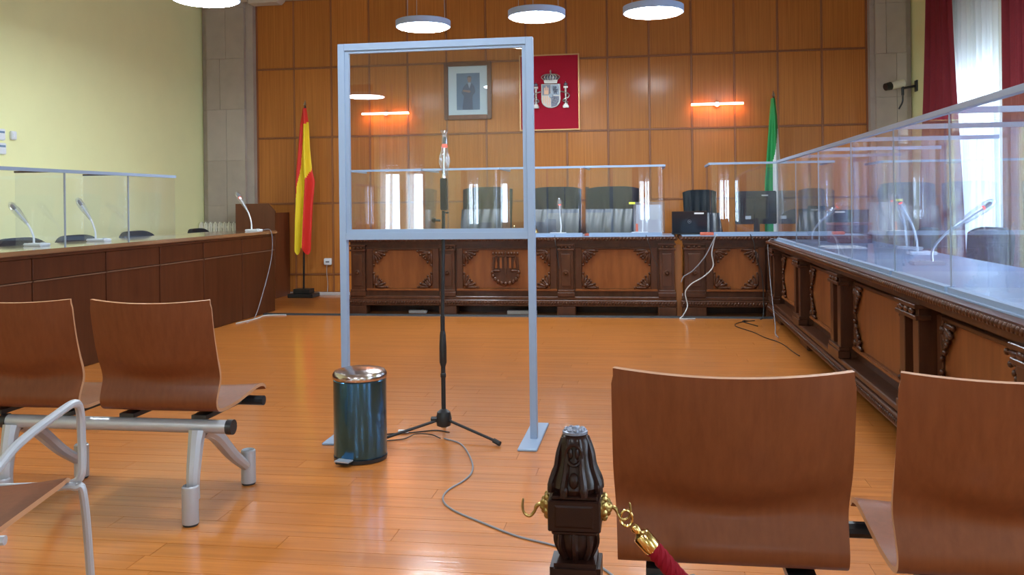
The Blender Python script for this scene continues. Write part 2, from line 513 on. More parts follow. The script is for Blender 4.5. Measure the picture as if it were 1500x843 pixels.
b = MB(); b.box(-5.19, 2.64, YB - .035, YB - .0, 0, 0.035)
struct(b.build('baseboard_back', M['skirting']))


def pilaster(name, x0, x1, seed):
    """stepped stone pilaster built of blocks"""
    root = MB(); root.box(x0, x1, YB - .05, YB, 0, ZC)
    o = struct(root.build(name, M['stone']))
    random.seed(seed)
    z = 0.0
    w = x1 - x0
    while z < ZC - .1:
        h = min(random.choice([.52, .6, .68]), ZC - z)
        q = MB(); q.box(x0 + .003, x1 - .003, YB - .10, YB - .051, z + .001, z + h - .001); q.bevel(.001)
        q.build('stone', M['stone'], o)
        cut = x0 + w * random.choice([.38, .5, .62])
        for (a, c) in ((x0 + .12 * w, cut), (cut, x0 + .86 * w)):
            q = MB(); q.box(a + .002, c - .002, YB - .16, YB - .101, z + .001, z + h - .001); q.bevel(.001)
            q.build('stone', random.choice([M['stone'], M['stone2']]), o)
        z += h
    return o


pilaster('trim_1', -5.915, -5.19, 3)
pilaster('trim_2', 2.64, 3.115, 5)
random.seed(11)
b = MB()
b.box(-5.19, 2.64, YB - .05, YB, 3.93, 3.98); b.box(-5.19, 2.64, YB - .10, YB, 3.98, 4.06); b.box(-5.19, 2.64, YB - .2, YB, 4.06, ZC)
struct(b.build('trim_3', M['cornice']), 'pale plaster cornice above the wood panelling')
b = MB()
prof = [(-5.19, 4.02), (-5.19, 3.865), (-4.80, 3.865), (-4.76, 3.90), (-4.745, 3.93), (-4.745, 4.02)]
b.prism(prof, YB - .24, YB - .05)
prof = [(-5.9, 4.02), (-5.9, 3.90), (-5.19, 3.90), (-5.19, 4.02)]
b.prism(prof, YB - .3, YB - .165)
struct(b.build('trim_4', M['cornice']), 'pale plaster capital over the left stone pilaster')

# ------------------------------------------------------------------ windows
wn = 0
def window(axis, plane, a, c, z0, z1, shut, outward):
    global wn
    wn += 1
    # local frame: u along the wall, d outward
    def P(u0, u1, d0, d1, q0, q1, b):
        d0, d1 = sorted((plane + outward * d0, plane + outward * d1))
        if axis == 'y': b.box(d0, d1, u0, u1, q0, q1)
        else: b.box(u0, u1, d0, d1, q0, q1)
    b = MB()
    t = .07
    P(a, a + t, .10, .17, z0, z1, b); P(c - t, c, .10, .17, z0, z1, b)
    P(a + t, c - t, .10, .17, z0, z0 + t, b); P(a + t, c - t, .10, .17, z1 - t, z1, b)
    m = (a + c) / 2
    P(m - .06, m + .06, .09, .17, z0 + t, z1 - t, b)
    o = struct(b.build('window_%d' % wn, M['winframe']))
    for (u0, u1) in ((a + t, m - .06), (m + .06, c - t)):
        b = MB(); P(u0, u1, .13, .138, z0 + t, z1 - t, b); b.build('pane', M['pane'], o)
    b = MB()
    z = shut
    while z < z1 - .01:
        P(a + .01, c - .01, .20, .215, z, min(z1, z + .052), b); z += .055
    q = b.build('roller_shutter', M['shutter'], o); q['kind'] = 'stuff'
    b = MB(); P(m - .012, m + .012, .03, .09, 1.36, 1.40, b); P(m - .015, m + .015, .02, .045, 1.24, 1.46, b)
    b.build('handle', M['black'], o)
    b = MB(); P(a - .05, c + .05, -.04, .09, z0 - .04, z0 - .001, b); b.build('sill', M['stone2'], o)
    return o


for (a, c) in RIGHT_WINDOWS: window('y', XR, a, c, .5, 3.6, 2.35, 1)
for (a, c) in LEFT_WINDOWS: window('y', XL, a, c, .5, 3.6, 2.35, -1)
for (a, c) in FRONT_WINDOWS: window('x', YF, a, c, .5, 3.0, 1.75, -1)


def cloth(name, mat, axis, plane, lab, cat, lo_top, hi_top, lo_bot, hi_bot, z0, z1, amp, waves, group=None, inward=-1, nv=14, bulge=0.0):
    """hanging pleated cloth; edges go from top to bottom positions"""
    b = MB()
    ph = random.random() * 6
    zc = z0
    um = (lo_bot + hi_bot) / 2
    def f(u, v):
        t = sm(v)
        lo = lo_top + (lo_bot - lo_top) * t; hi = hi_top + (hi_bot - hi_top) * t
        p = lo + (hi - lo) * u
        d = amp * (1 + .6 * math.sin(3.1 * u * waves / 2 + ph)) * math.sin(2 * PI * waves * u + ph + .35 * math.sin(5 * v + 7 * u))
        d = plane + inward * (amp * 1.8 + d + bulge * math.sin(PI * u))
        z = z1 + (z0 - z1) * v
        return (d, p - um, z - zc) if axis == 'y' else (p - um, d, z - zc)
    base = plane
    b.grid(f, max(24, int(waves * 10)), nv)
    for v in b.bm.verts:
        if axis == 'y': v.co.x -= base
        else: v.co.y -= base
    loc = (base, um, zc) if axis == 'y' else (um, base, zc)
    o = b.build(name, mat, smooth=True, loc=loc, sharp=80)
    return tag(o, lab, cat, group)


XC = XR - 0.05
cloth('sheer_curtain', M['sheer'], 'y', XC, 'white sheer curtain half beside the dark red drape and camera bracket', 'curtain', 8.83, 9.62, 8.86, 9.52, .03, 4.0, .020, 7)
cloth('sheer_curtain', M['sheer'], 'y', XC, 'white sheer curtain half hanging next to the outermost red drape', 'curtain', 8.06, 8.80, 8.08, 8.72, .03, 4.0, .020, 7)
cloth('red_drape', M['drape'], 'y', XC - .06, 'dark red velvet drape nearest the wall camera', 'curtain', 9.30, 9.96, 8.95, 10.42, .03, 4.0, .03, 6)
cloth('red_drape', M['drape'], 'y', XC - .06, 'dark red velvet drape at the edge of the picture beside white sheers', 'curtain', 7.2, 7.93, 7.15, 7.93, .03, 4.0, .03, 7)
for (a, c) in RIGHT_WINDOWS[1:]:
    for (p, q_) in ((a - .05, a + .5), (c - .5, c + .05)):
        cloth('sheer_curtain', M['sheer'], 'y', XC, 'white sheer curtain over a window outside the picture', 'curtain', p, q_, p, q_, .03, 3.9, .016, 5, group='sheer curtains out of view')
    cloth('red_drape', M['drape'], 'y', XC - .06, 'dark red drape by a window outside the picture', 'curtain', c, c + .6, c, c + .6, .03, 3.9, .03, 6, group='red drapes out of view')
for (a, c) in FRONT_WINDOWS:
    for (p, q_) in ((a + .10, a + .20), (a + .28, a + .33), (c - .30, c - .16)):
        cloth('sheer_curtain', M['sheer'], 'x', YF + .05, 'white sheer curtain over a window outside the picture', 'curtain', p, q_, p - .05, q_ - .05, .03, 3.4, .012, 2, group='sheer curtains out of view', inward=1)
    cloth('red_drape', M['drape'], 'x', YF + .1, 'dark red drape by a window outside the picture', 'curtain', a - .5, a - .02, a - .5, a - .02, .03, 3.4, .03, 5, group='red drapes out of view', inward=1)

# ------------------------------------------------------------------ pendant lamps
def pendant(x, y, z, r, lab, group='round pendant lamps', ring=False):
    t = thing('pendant_lamp', lab, 'lamp', (x, y, z), 0, group)
    b = MB()
    if ring:
        b.lathe([(r, 0), (r, .05), (r - .05, .05), (r - .05, 0)], n=48)
        b.build('housing', M['lampbody'], t, smooth=True)
        b = MB(); b.lathe([(r - .005, -.004), (r - .005, -.001), (r - .045, -.001), (r - .045, -.004)], n=48)
        b.build('diffuser', M['lamp'], t)
    else:
        b.lathe([(r, 0.0), (r, .062), (r - .02, .07), (.02, .072)], n=48)
        b.build('housing', M['lampbody'], t, smooth=True)
        b = MB(); b.lathe([(.02, -.012), (r - .03, -.010), (r - .014, -.001), (.02, -.001)], n=48)
        b.build('diffuser', M['lamp'], t, smooth=True)
    for k in range(3):
        a = 2 * PI * k / 3 + .5
        b = MB(); p = ((r - .05) * math.cos(a), (r - .05) * math.sin(a))
        b.tube([(p[0], p[1], .06), (p[0] * .9, p[1] * .9, ZC - z)], .0025, 5)
        b.build('wire', M['alu'], t)
    return t


pendant(-2.255, 8.83, 3.0, .28, 'round white pendant lamp above the top bar of the standing glass frame')
pendant(-1.055, 8.58, 3.0, .28, 'round white pendant lamp above the crimson coat of arms panel')
pendant(0.067, 8.62, 3.0, .29, 'round white pendant lamp farthest from the yellow wall')
pendant(-3.80, 7.26, 3.0, .29, 'round white pendant lamp cut by the picture top next to the yellow wall')
for (x, y) in ((1.3, 6.3), (-3.9, 3.6), (-1.3, 3.2), (1.3, 3.0), (-3.9, -1.0), (-1.3, -1.2), (1.3, -1.2), (-1.0, -5.3)):  # unseen lamps at guessed spots, added for light and reflections
    pendant(x, y, 3.0, .29, 'round white pendant lamp added unseen outside the picture for light', 'added pendant lamps out of view')
pendant(-4.7, -5.5, 3.0, .34, 'white ring pendant lamp seen mirrored in the standing glass', None, True)

# ------------------------------------------------------------------ wall lamps, portrait, coat of arms
def sconce(x, z, lab):
    t = thing('wall_lamp', lab, 'lamp', (x, YB - .013, z), 0, None)
    b = MB(); b.lathe([(.045, 0), (.045, .02), (.03, .05)], n=20, mtx=Matrix.Rotation(PI / 2, 4, 'X')); b.build('wall_plate', M['chrome'], t, smooth=True)
    b = MB(); b.box(-.31, .31, -.085, -.062, -.004, .016); b.build('bar', M['white'], t)
    b = MB(); b.box(-.315, .315, -.092, -.055, -.011, -.0045); b.build('tube', M['tube'], t)
    b = MB(); b.box(-.315, .315, -.0915, -.0858, -.004, .011); b.build('glow_strip', M['tube_white'], t)
    return t


sconce(-3.38, 2.378, 'slim horizontal wall lamp seen through the standing glass frame')
sconce(0.85, 2.381, 'slim horizontal wall lamp on panelling near the green and white flag')

t = thing('framed_portrait', 'wood framed portrait of a person in a dark suit on the panelled wall', 'picture', (-2.29, YB - .025, 2.275))
W2, HT = .312, .745
for nm, bx in (('frame_side', (-W2, -W2 + .055, 0, HT)), ('frame_side', (W2 - .055, W2, 0, HT)), ('frame_rail', (-W2 + .055, W2 - .055, 0, .06)), ('frame_rail', (-W2 + .055, W2 - .055, HT - .055, HT))):
    b = MB(); b.box(bx[0], bx[1], -.035, .005, bx[2], bx[3]); b.bevel(.008, 2); b.build(nm, M['picframe'], t)
b = MB(); b.box(-W2 + .05, W2 - .05, -.008, .003, .055, HT - .05); b.build('mount', M['mount'], t)
pr = MB(); pr.box(-.148, .158, -.011, -.0081, .125, .60); pb = pr.build('print', M['photo_bg'], t)
def flat(mb, poly, y): mb.prism(poly, y, y - .001); return mb
b = MB(); flat(b, [(-.075, .127), (-.05, .30), (-.085, .345), (-.06, .42), (-.015, .465), (.045, .47), (.085, .43), (.10, .36), (.06, .30), (.065, .127)], -.0111); b.build('suit', M['suit_painted_glow'], pb)
b = MB(); flat(b, [(.022 + .027 * math.cos(a), .515 + .038 * math.sin(a)) for a in [k * PI / 8 for k in range(16)]], -.0122); b.build('face', M['photo_skin'], pb)
b = MB(); flat(b, [(-.006, .522), (-.006, .552), (.022, .565), (.05, .552), (.05, .522), (.044, .545), (0, .545)], -.0132); b.build('hair', M['photo_hair'], pb)
b = MB(); flat(b, [(.0, .467), (.022, .40), (.044, .467), (.035, .478), (.008, .478)], -.0122); b.build('shirt', M['photo_shirt'], pb)
b = MB(); flat(b, [(-.07, .365), (-.06, .385), (.03, .375), (.04, .355), (.02, .345)], -.0122); b.build('hands', M['photo_skin'], pb)
b = MB(); b.box(-W2 + .052, W2 - .052, -.0185, -.0165, .058, HT - .053); b.build('glass', M['pane'], t)

t = thing('coat_of_arms_panel', 'crimson panel with a pewter coat of arms in a thin gold frame', 'panel', (-1.231, YB - .013, 2.12))
PWD, PH = .372, .945
b = MB(); b.box(-PWD, PWD, -.02, 0, 0, PH); b.build('cloth_board', M['crimson'], t)
for nm, bx in (('frame_side', (-PWD - .012, -PWD + .004, -.012, PH + .012)), ('frame_side', (PWD - .004, PWD + .012, -.012, PH + .012)), ('frame_rail', (-PWD + .004, PWD - .004, -.012, .004)), ('frame_rail', (-PWD + .004, PWD - .004, PH - .004, PH + .012))):
    b = MB(); b.box(bx[0], bx[1], -.034, 0, bx[2], bx[3]); b.build(nm, M['goldtrim'], t)
# shield
zs = .27; cx = .02
def shield_poly(w, h, x=cx, z=zs):
    P = [(x - w, z + h), (x + w, z + h), (x + w, z + h * .35)]
    for k in range(1, 10):
        a = PI * k / 10
        P.append((x + w * math.cos(a), z + h * .35 - h * .35 * math.sin(a) ** .8))
    P.append((x - w, z + h * .35))
    return P
b = MB(); b.prism(shield_poly(.122, .31), -.045, -.02); b.bevel(.005, 1); sh = b.build('shield', M['pewter'], t)
b = MB()
b.box(cx - .108, cx - .004, -.049, -.0451, zs + .165, zs + .298); b.build('castle_field', M['pewter_dark'], sh)
b = MB(); b.box(cx - .085, cx - .028, -.056, -.049, zs + .175, zs + .225)
for k in (-.078, -.0565, -.035): b.box(cx + k - .007, cx + k + .007, -.056, -.049, zs + .225, zs + (.28 if k == -.0565 else .26))
b.build('castle', M['copper'], sh)
b = MB(); b.box(cx + .004, cx + .108, -.048, -.0451, zs + .165, zs + .298); b.build('lion_field', M['photo_shirt'], sh)
b = MB()   # rampant lion from small lumps
for (px, pz, rx, rz_) in ((.055, .225, .016, .03), (.062, .262, .015, .015), (.075, .235, .02, .007), (.075, .215, .018, .006), (.045, .195, .007, .02), (.068, .195, .007, .02), (.033, .24, .006, .025), (.036, .27, .012, .006)):
    b.blob((cx + px, -.05, zs + pz), (rx, .006, rz_), None, 8, 5)
b.build('lion', M['pewter_dark'], sh)
b = MB()
for k in range(4):
    x = cx - .10 + k * .026; b.box(x, x + .013, -.05, -.0451, zs + (.03 if k > 1 else .06), zs + .152)
b.build('bars', M['copper'], sh)
b = MB(); b.prism([(cx + .004, zs + .152), (cx + .108, zs + .152), (cx + .106, zs + .09), (cx + .07, zs + .03), (cx + .004, zs + .012)], -.049, -.0451); b.build('chain_field', M['pewter_dark'], sh)
b = MB()
for a in range(8):
    an = a * PI / 4
    for k in (1, 2): b.blob((cx + .055 + .02 * k * math.cos(an), -.051, zs + .09 + .021 * k * math.sin(an)), (.006, .004, .006), None, 6, 4)
b.build('chains', M['pewter'], sh)
b = MB(); b.lathe([(.028, 0), (.028, .008), (.02, .012)], n=16, mtx=Matrix.Translation((cx, -.045, zs + .158)) @ Matrix.Rotation(PI / 2, 4, 'X')); b.build('inner_shield', M['photo_shirt'], sh)
# crown
b = MB(); b.prism([(cx - .08, zs + .315), (cx + .08, zs + .315), (cx + .088, zs + .36), (cx - .088, zs + .36)], -.05, -.02)
cr = b.build('crown', M['pewter'], t)
b = MB(); b.blob((cx, -.035, zs + .385), (.098, .022, .042), None, 16, 8); b.build('crown_cap', M['pewter_dark'], cr, smooth=True)
b = MB()
for k in range(7):
    u = -1 + k / 3.0
    pts = [(cx + u * .085, -.052, zs + .355), (cx + u * .115, -.058, zs + .395), (cx + u * .07, -.058, zs + .425), (cx, -.052, zs + .43)]
    b.tube(curve(pts, 5), .0065, 6)
b.build('crown_arches', M['pewter'], cr, smooth=True)
b = MB(); b.blob((cx, -.05, zs + .447), (.012, .012, .012)); b.box(cx - .004, cx + .004, -.053, -.047, zs + .455, zs + .485); b.box(cx - .012, cx + .012, -.053, -.047, zs + .465, zs + .473); b.build('orb', M['pewter'], cr)
for sx in (-1, 1):
    px = cx + sx * .19
    b = MB(); b.lathe([(.018, 0), (.015, .1), (.017, .2)], c=(px, -.04, zs + .05), n=12); pl = b.build('pillar', M['pewter'], t, smooth=True)
    b = MB(); b.box(px - .036, px + .036, -.06, -.02, zs, zs + .028); b.box(px - .026, px + .026, -.058, -.022, zs + .028, zs + .05); b.build('pillar_base', M['pewter'], pl)
    b = MB(); b.box(px - .027, px + .027, -.058, -.022, zs + .25, zs + .275); b.build('pillar_capital', M['pewter'], pl)
    b = MB(); b.blob((px, -.04, zs + .30), (.026, .015, .02)); b.box(px - .003, px + .003, -.043, -.037, zs + .315, zs + .335); b.build('pillar_crown', M['pewter_dark'], pl)
    b = MB()
    pts = [(px - sx * .06, -.05, zs + .21), (px - sx * .03, -.066, zs + .20), (px + sx * .02, -.062, zs + .185), (px + sx * .045, -.045, zs + .16), (px + sx * .03, -.05, zs + .13), (px - sx * .02, -.064, zs + .11), (px - sx * .035, -.045, zs + .085), (px + sx * .03, -.06, zs + .07)]
    b.tube(curve(pts, 5), .008, 6); b.build('ribbon', M['pewter'], pl, smooth=True)

# ------------------------------------------------------------------ carved desks
def leaf_corner():
    """acanthus corner ornament, corner at the origin, spreading to +x and -z, standing proud to -y"""
    b = MB()
    for (a, L, wd) in ((0, .15, .014), (-18, .125, .016), (-38, .105, .018), (-52, .105, .018), (-72, .125, .016), (-90, .15, .014)):
        r = R(a); d = Vector((math.cos(r), 0, math.sin(r)))
        c = d * (L * .55) + Vector((.012, -.012, -.012))
        b.blob(c, (L * .45, .011, wd), Matrix.Rotation(-r, 3, 'Y'), 8, 5)
        b.blob(d * L + Vector((.012, -.015, -.012)), (.014, .012, .014), None, 6, 4)
    b.blob((.035, -.018, -.035), (.022, .016, .022), None, 8, 5)
    return b


def carved_desk(name, lab, loc, rz, L, pil, pw, depth, crest=None, top_z=.83, proud=0.0, ov=.035):
    t = thing(name, lab, 'desk', loc, rz)
    Z = top_z
    b = MB(); b.box(.03, L - .03, .05, .09, .12, Z - .05); b.box(.03, .07, .09, depth - .05, .12, Z - .05); b.box(L - .07, L - .03, .09, depth - .05, .12, Z - .05)
    b.box(.07, L - .07, .30, .32, 0, .3); b.build('carcass', M['carved'], t)
    b = MB(); b.box(-.03, L + .03, -ov, depth, Z - .045, Z - .006); b.bevel(.008, 2); tp = b.build('desk_top', M['carved'], t)
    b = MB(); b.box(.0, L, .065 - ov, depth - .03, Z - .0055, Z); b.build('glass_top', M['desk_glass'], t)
    # carved gadroon edge
    b = MB(); n = int(L / .034)
    for k in range(n):
        x = -.02 + (k + .5) * (L + .04) / n
        b.blob((x, -ov - .001, Z - .026), (.013, .012, .017), Matrix.Rotation(.5, 3, 'Y'), 6, 4)
    o = b.build('edge_carving', M['carved'], t); o['kind'] = 'stuff'
    b = MB(); b.box(0, L, .03 - ov, .06, Z - .075, Z - .045); b.build('frieze', M['carved'], t)
    # bottom plinth with beads
    b = MB(); b.box(-.02, L + .02, .005 - ov, .09, .10, .165); b.box(-.01, L + .01, .02 - ov, .09, .165, .20); b.bevel(.006, 1); b.build('plinth', M['carved'], t)
    b = MB(); n = int(L / .03)
    for k in range(n):
        x = -.01 + (k + .5) * (L + .02) / n
        b.blob((x, .003 - ov, .133), (.011, .012, .018), Matrix.Rotation(.4, 3, 'Y'), 6, 4)
    o = b.build('bead_moulding', M['carved'], t); o['kind'] = 'stuff'
    # pilasters
    pil_me = None
    for i, p in enumerate(pil):
        h = pw / 2
        q = MB()
        if proud:                                                        # pair of columns with a recess between
            q.box(-h, -h + .085, -.005, .05 + proud, .20, Z - .075); q.box(h - .085, h, -.005, .05 + proud, .20, Z - .075); q.box(-h + .085, h - .085, .035, .05 + proud, .20, Z - .075)
        else:
            q.box(-h, h, -.005, .05, .20, Z - .075); q.box(-h * .62, h * .62, -.018, -.005, .31, .65)
        q.box(-h - .012, h + .012, -.022, .05, .20, .245); q.box(-h - .006, h + .006, -.016, .05, .245, .27)
        q.box(-h - .012, h + .012, -.022, .05, Z - .145, Z - .125); q.box(-h - .014, h + .014, -.026, .05, Z - .095, Z - .075)
        q.bevel(.003, 1)
        o = q.build('pilaster', M['carved'], t, loc=(p, -proud, 0))
        q = MB(); q.lathe([(.032, 0), (.032, .008), (.022, .012), (.018, .006), (.012, .018)], n=14, mtx=Matrix.Translation((0, .035 if proud else -.018, .45)) @ Matrix.Rotation(PI / 2, 4, 'X')); q.build('rosette', M['carved'], o, smooth=True)
        q = MB()
        for k in (-1, 0, 1): q.blob((k * h * .55, -.014, Z - .11), (h * .24, .012, .016), None, 8, 5)
        q.build('capital_carving', M['carved'], o)
        q = MB(); q.box(-h - .02, h + .02, -.03, .12, 0, .10); q.bevel(.008, 1); q.build('foot', M['carved'], t, loc=(p, 0, 0))
    # panels between
    lc = leaf_corner().build('corner_ornament', M['carved']) if True else None
    for i in range(len(pil) - 1):
        x0, x1 = pil[i] + pw / 2 + .02, pil[i + 1] - pw / 2 - .02
        z0, z1 = .27, Z - .115
        q = MB(); q.box(x0 - .02, x1 + .02, .02, .05, .20, Z - .075); q.build('panel_backing', M['carved'], t)
        q = MB(); q.box(x0 + .07, x1 - .07, .008, .021, z0 + .015, z1 - .01); pn = q.build('panel', M['carved_light'], t)
        q = MB()
        for (a, c, d, e) in ((x0, x0 + .07, z0, z1), (x1 - .07, x1, z0, z1), (x0 + .07, x1 - .07, z1 - .02, z1)):
            q.box(a, c, -.004, .021, d, e)
        q.bevel(.004, 1); q.build('panel_frame', M['carved'], t)
        q = MB(); q.box(x0, x1, -.012, .03, z0 - .012, z0 + .012); q.bevel(.005, 2); q.build('panel_ledge', M['carved_light'], t)
        for (sx, sz, X, Zz) in ((1, 1, x0 + .07, z1 - .02), (-1, 1, x1 - .07, z1 - .02), (1, -1, x0 + .07, z0 + .014), (-1, -1, x1 - .07, z0 + .014)):
            place(lc, 'corner_ornament', pn, (X, .006, Zz), (sx, 1, sz))
        if crest == i:
            cxm = (x0 + x1) / 2 - .005; zc = .49
            q = MB()
            P = [(cxm - .14, zc + .13), (cxm + .14, zc + .13), (cxm + .135, zc)]
            for k in range(1, 10):
                a = PI * k / 10; P.append((cxm + .155 * math.cos(a), zc - .03 - .13 * math.sin(a)))
            P.append((cxm - .135, zc)); q.prism(P, -.014, .008); q.bevel(.006, 1)
            cre = q.build('carved_crest', M['carved'], pn)
            q = MB()
            for k in range(-2, 3): q.box(cxm + k * .05 - .012, cxm + k * .05 + .012, -.022, -.014, zc + .01, zc + .125)
            q.build('crest_drapery', M['carved_light'], cre)
            q = MB()  # balance scales
            q.box(cxm - .006, cxm + .006, -.03, -.014, zc - .07, zc + .19); q.box(cxm - .11, cxm + .11, -.03, -.014, zc + .135, zc + .147)
            for s_ in (-1, 1):
                q.tube([(cxm + s_ * .10, -.026, zc + .14), (cxm + s_ * .125, -.026, zc - .01)], .004, 5); q.tube([(cxm + s_ * .10, -.026, zc + .14), (cxm + s_ * .065, -.026, zc - .01)], .004, 5)
                q.blob((cxm + s_ * .095, -.026, zc - .018), (.045, .012, .014), None, 10, 5)
            q.build('scales', M['carved'], cre)
            q = MB()
            for k in range(11):
                a = PI + PI * k / 10; q.blob((cxm + .14 * math.cos(a), -.022, zc - .035 + .12 * math.sin(a)), (.02, .014, .024), None, 7, 5)
            for k in range(9): q.blob((cxm - .13 + k * .0325, -.02, zc + .165), (.014, .012, .018), None, 7, 5)
            q.build('crest_wreath', M['carved'], cre)
    bpy.data.objects.remove(lc)
    return t


YD = 9.30
carved_desk('carved_desk', 'long dark carved desk with a scales crest below the coat of arms', (-3.22, YD, 0), 0, 3.48, [.085, 1.083, 2.355, 3.40], .155, .85, crest=1)
carved_desk('carved_desk', 'shorter dark carved desk under the laptop and monitor', (.34, YD, 0), 0, 1.80, [.117, .945, 1.70], .2, .85)
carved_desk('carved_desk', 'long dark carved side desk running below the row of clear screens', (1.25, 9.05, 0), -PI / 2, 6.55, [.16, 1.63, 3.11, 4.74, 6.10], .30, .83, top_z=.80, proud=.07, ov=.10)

b = MB(); b.prism([(-.036, 0), (.036, 0), (.036, .16), (.030, .62), (.024, .74), (-.024, .74), (-.036, .62)], 0, .03)
tb = b.build('wooden_board', M['board'], loc=(.298, YD + .06, 0)); tag(tb, 'narrow orange wooden board upright in the gap between two carved desks', 'board')

# ------------------------------------------------------------------ plain long desk along the yellow wall
t = thing('panelled_bench_desk', 'long plain dark wood desk along the yellow wall', 'desk', (-4.2, 3.4, 0))
DL = 6.15; ZL = .91
b = MB(); b.box(-.06, -.03, 0, DL, 0.0, ZL - .035); b.box(-.62, -.06, 0, .03, 0, ZL - .035); b.box(-.62, -.03, DL - .03, DL, 0, ZL - .035); b.build('carcass', M['desk'], t)
joints = [0, .6, 1.37, 2.14, 2.98, 3.75, 4.52, 5.33, DL]
for i in range(8):
    for (z0, z1) in ((.0, .685), (.695, ZL - .06)):
        b = MB(); b.box(-.03, -.002, joints[i] + .006, joints[i + 1] - .006, z0 + .003, z1); b.bevel(.003, 1); b.build('front_panel', M['desk'], t)
    b = MB(); b.box(-.03, .002, joints[i] + .012, joints[i + 1] - .012, .686, .694); b.build('inlay', M['inlay'], t)
b = MB(); b.box(-.03, .006, 0, DL, ZL - .058, ZL - .037); b.build('top_moulding', M['desk'], t)
b = MB(); b.box(-.66, .022, -.02, DL + .02, ZL - .035, ZL); b.bevel(.006, 2); b.build('desk_top', M['desk_top'], t)

# lectern box in the corner
t = thing('lectern', 'reddish brown wooden lectern box with a sloped corner behind the desk end', 'lectern', (-4.93, 10.78, 0))
b = MB(); b.prism([(-.34, 0), (.195, 0), (.195, 1.12), (.10, 1.22), (-.34, 1.22)], 0, .03); b.build('front_panel', M['lectern'], t)
b = MB(); b.box(-.34, -.31, .03, .46, 0, 1.2); b.build('side_panel', M['desk'], t)
b = MB(); b.box(.165, .195, .03, .46, 0, 1.10); b.build('side_panel', M['lectern'], t)
b = MB(); b.box(-.31, .165, .03, .44, .96, .99); b.build('shelf', M['lectern'], t)

# radiator
t = thing('radiator', 'cream ribbed radiator in the corner by the stone pilaster', 'radiator', (-5.60, 11.02, 0))
for k in range(9):
    b = MB(); b.box(-.30 + k * .066, -.30 + k * .066 + .056, -.03, .05, .14, .985); b.bevel(.018, 2); b.build('section', M['offwhite'], t, smooth=True)
b = MB(); b.box(-.31, .31, -.005, .02, .20, .23); b.box(-.31, .31, -.005, .02, .90, .93); b.build('pipe', M['offwhite'], t)
for s_ in (-.26, .25):
    b = MB(); b.box(s_, s_ + .03, -.02, .04, 0, .15); b.build('foot', M['offwhite'], t)

# wall boxes on yellow wall
def wallbox(y, z, hy, hz, lab, dark=True):
    t = thing('wall_control', lab, 'switch', (XL, y, z))
    b = MB(); b.box(0, .03, -hy, hy, 0, hz); b.bevel(.006, 2); b.build('housing', M['white'], t)
    if dark:
        b = MB(); b.box(.0301, .032, -hy * .7, hy * .75, hz * .62, hz * .8); b.build('slot', M['photo_bg'], t)
    else:
        b = MB(); b.box(.0301, .034, -hy * .5, hy * .5, hz * .3, hz * .7); b.build('rocker', M['white'], t)
wallbox(7.37, 1.83, .06, .105, 'upper white control box with dark slot on yellow wall')
wallbox(7.38, 1.70, .06, .105, 'lower white control box with dark slot just above the screen rail')
wallbox(7.545, 1.845, .035, .08, 'small white square switch beside the two control boxes', False)

# ------------------------------------------------------------------ acrylic screens
def sheet(path, z0, z1, name, parent, th=.004, mat=None):
    """vertical clear sheet following an open path of (x, y) points"""
    b = MB(); n = len(path)
    off = []
    for i in range(n):
        a = Vector(path[max(0, i - 1)]); c = Vector(path[min(n - 1, i + 1)])
        d = (c - a).normalized(); off.append(Vector((-d.y, d.x)) * th / 2)
    V = []
    for i in range(n):
        p = Vector(path[i])
        V.append([b.bm.verts.new((*(p + off[i]), z0)), b.bm.verts.new((*(p + off[i]), z1)), b.bm.verts.new((*(p - off[i]), z1)), b.bm.verts.new((*(p - off[i]), z0))])
    for i in range(n - 1):
        for k in range(4):
            j = (k + 1) % 4
            f = b.bm.faces.new([V[i][k], V[i][j], V[i + 1][j], V[i + 1][k]]); f.smooth = (k % 2 == 0)
    b.bm.faces.new(V[0][::-1]); b.bm.faces.new(V[-1])
    return b.build(name, mat or M['acrylic'], parent, smooth=True)


def upath(x0, x1, wl, r=.07, left=True, right=True):
    """plan of a bent screen: front on y = 0 from x0 to x1, wings going to +y"""
    P = []
    if left:
        P += [(x0, wl), (x0, r + .1), (x0, r)]
        for k in range(1, 8):
            a = PI + (PI / 2) * k / 8; P.append((x0 + r + r * math.cos(a), r + r * math.sin(a)))
        P.append((x0 + r, 0))
    else: P.append((x0, 0))
    P.append(((x0 + x1) / 2, 0))
    if right:
        P.append((x1 - r, 0))
        for k in range(1, 8):
            a = -PI / 2 + (PI / 2) * k / 8; P.append((x1 - r + r * math.cos(a), r + r * math.sin(a)))
        P += [(x1, r), (x1, r + .1), (x1, wl)]
    else: P.append((x1, 0))
    return P


def bent_screen(lab, x0, x1, y, z0, z1, wl, left=True, right=True):
    xm = (x0 + x1) / 2
    t = thing('acrylic_screen', lab, 'screen', (xm, y, z0), 0)
    a, c, h = x0 - xm, x1 - xm, z1 - z0
    sheet(upath(a, c, wl, left=left, right=right), .03, h - .012, 'acrylic_sheet', t)
    b = MB(); b.box(a, c, -.016, .016, h - .022, h); b.build('top_rail', M['greymetal'], t)
    b = MB(); b.box(a + .03, c - .03, -.02, .02, 0, .035); b.build('bottom_rail', M['greymetal'], t)
    for s_, on in ((a, left), (c, right)):
        if on:
            b = MB(); b.box(s_ - .014 if s_ < 0 else s_ - .014, s_ + .014, .016, wl, h - .022, h); b.build('side_rail', M['greymetal'], t)
    return t


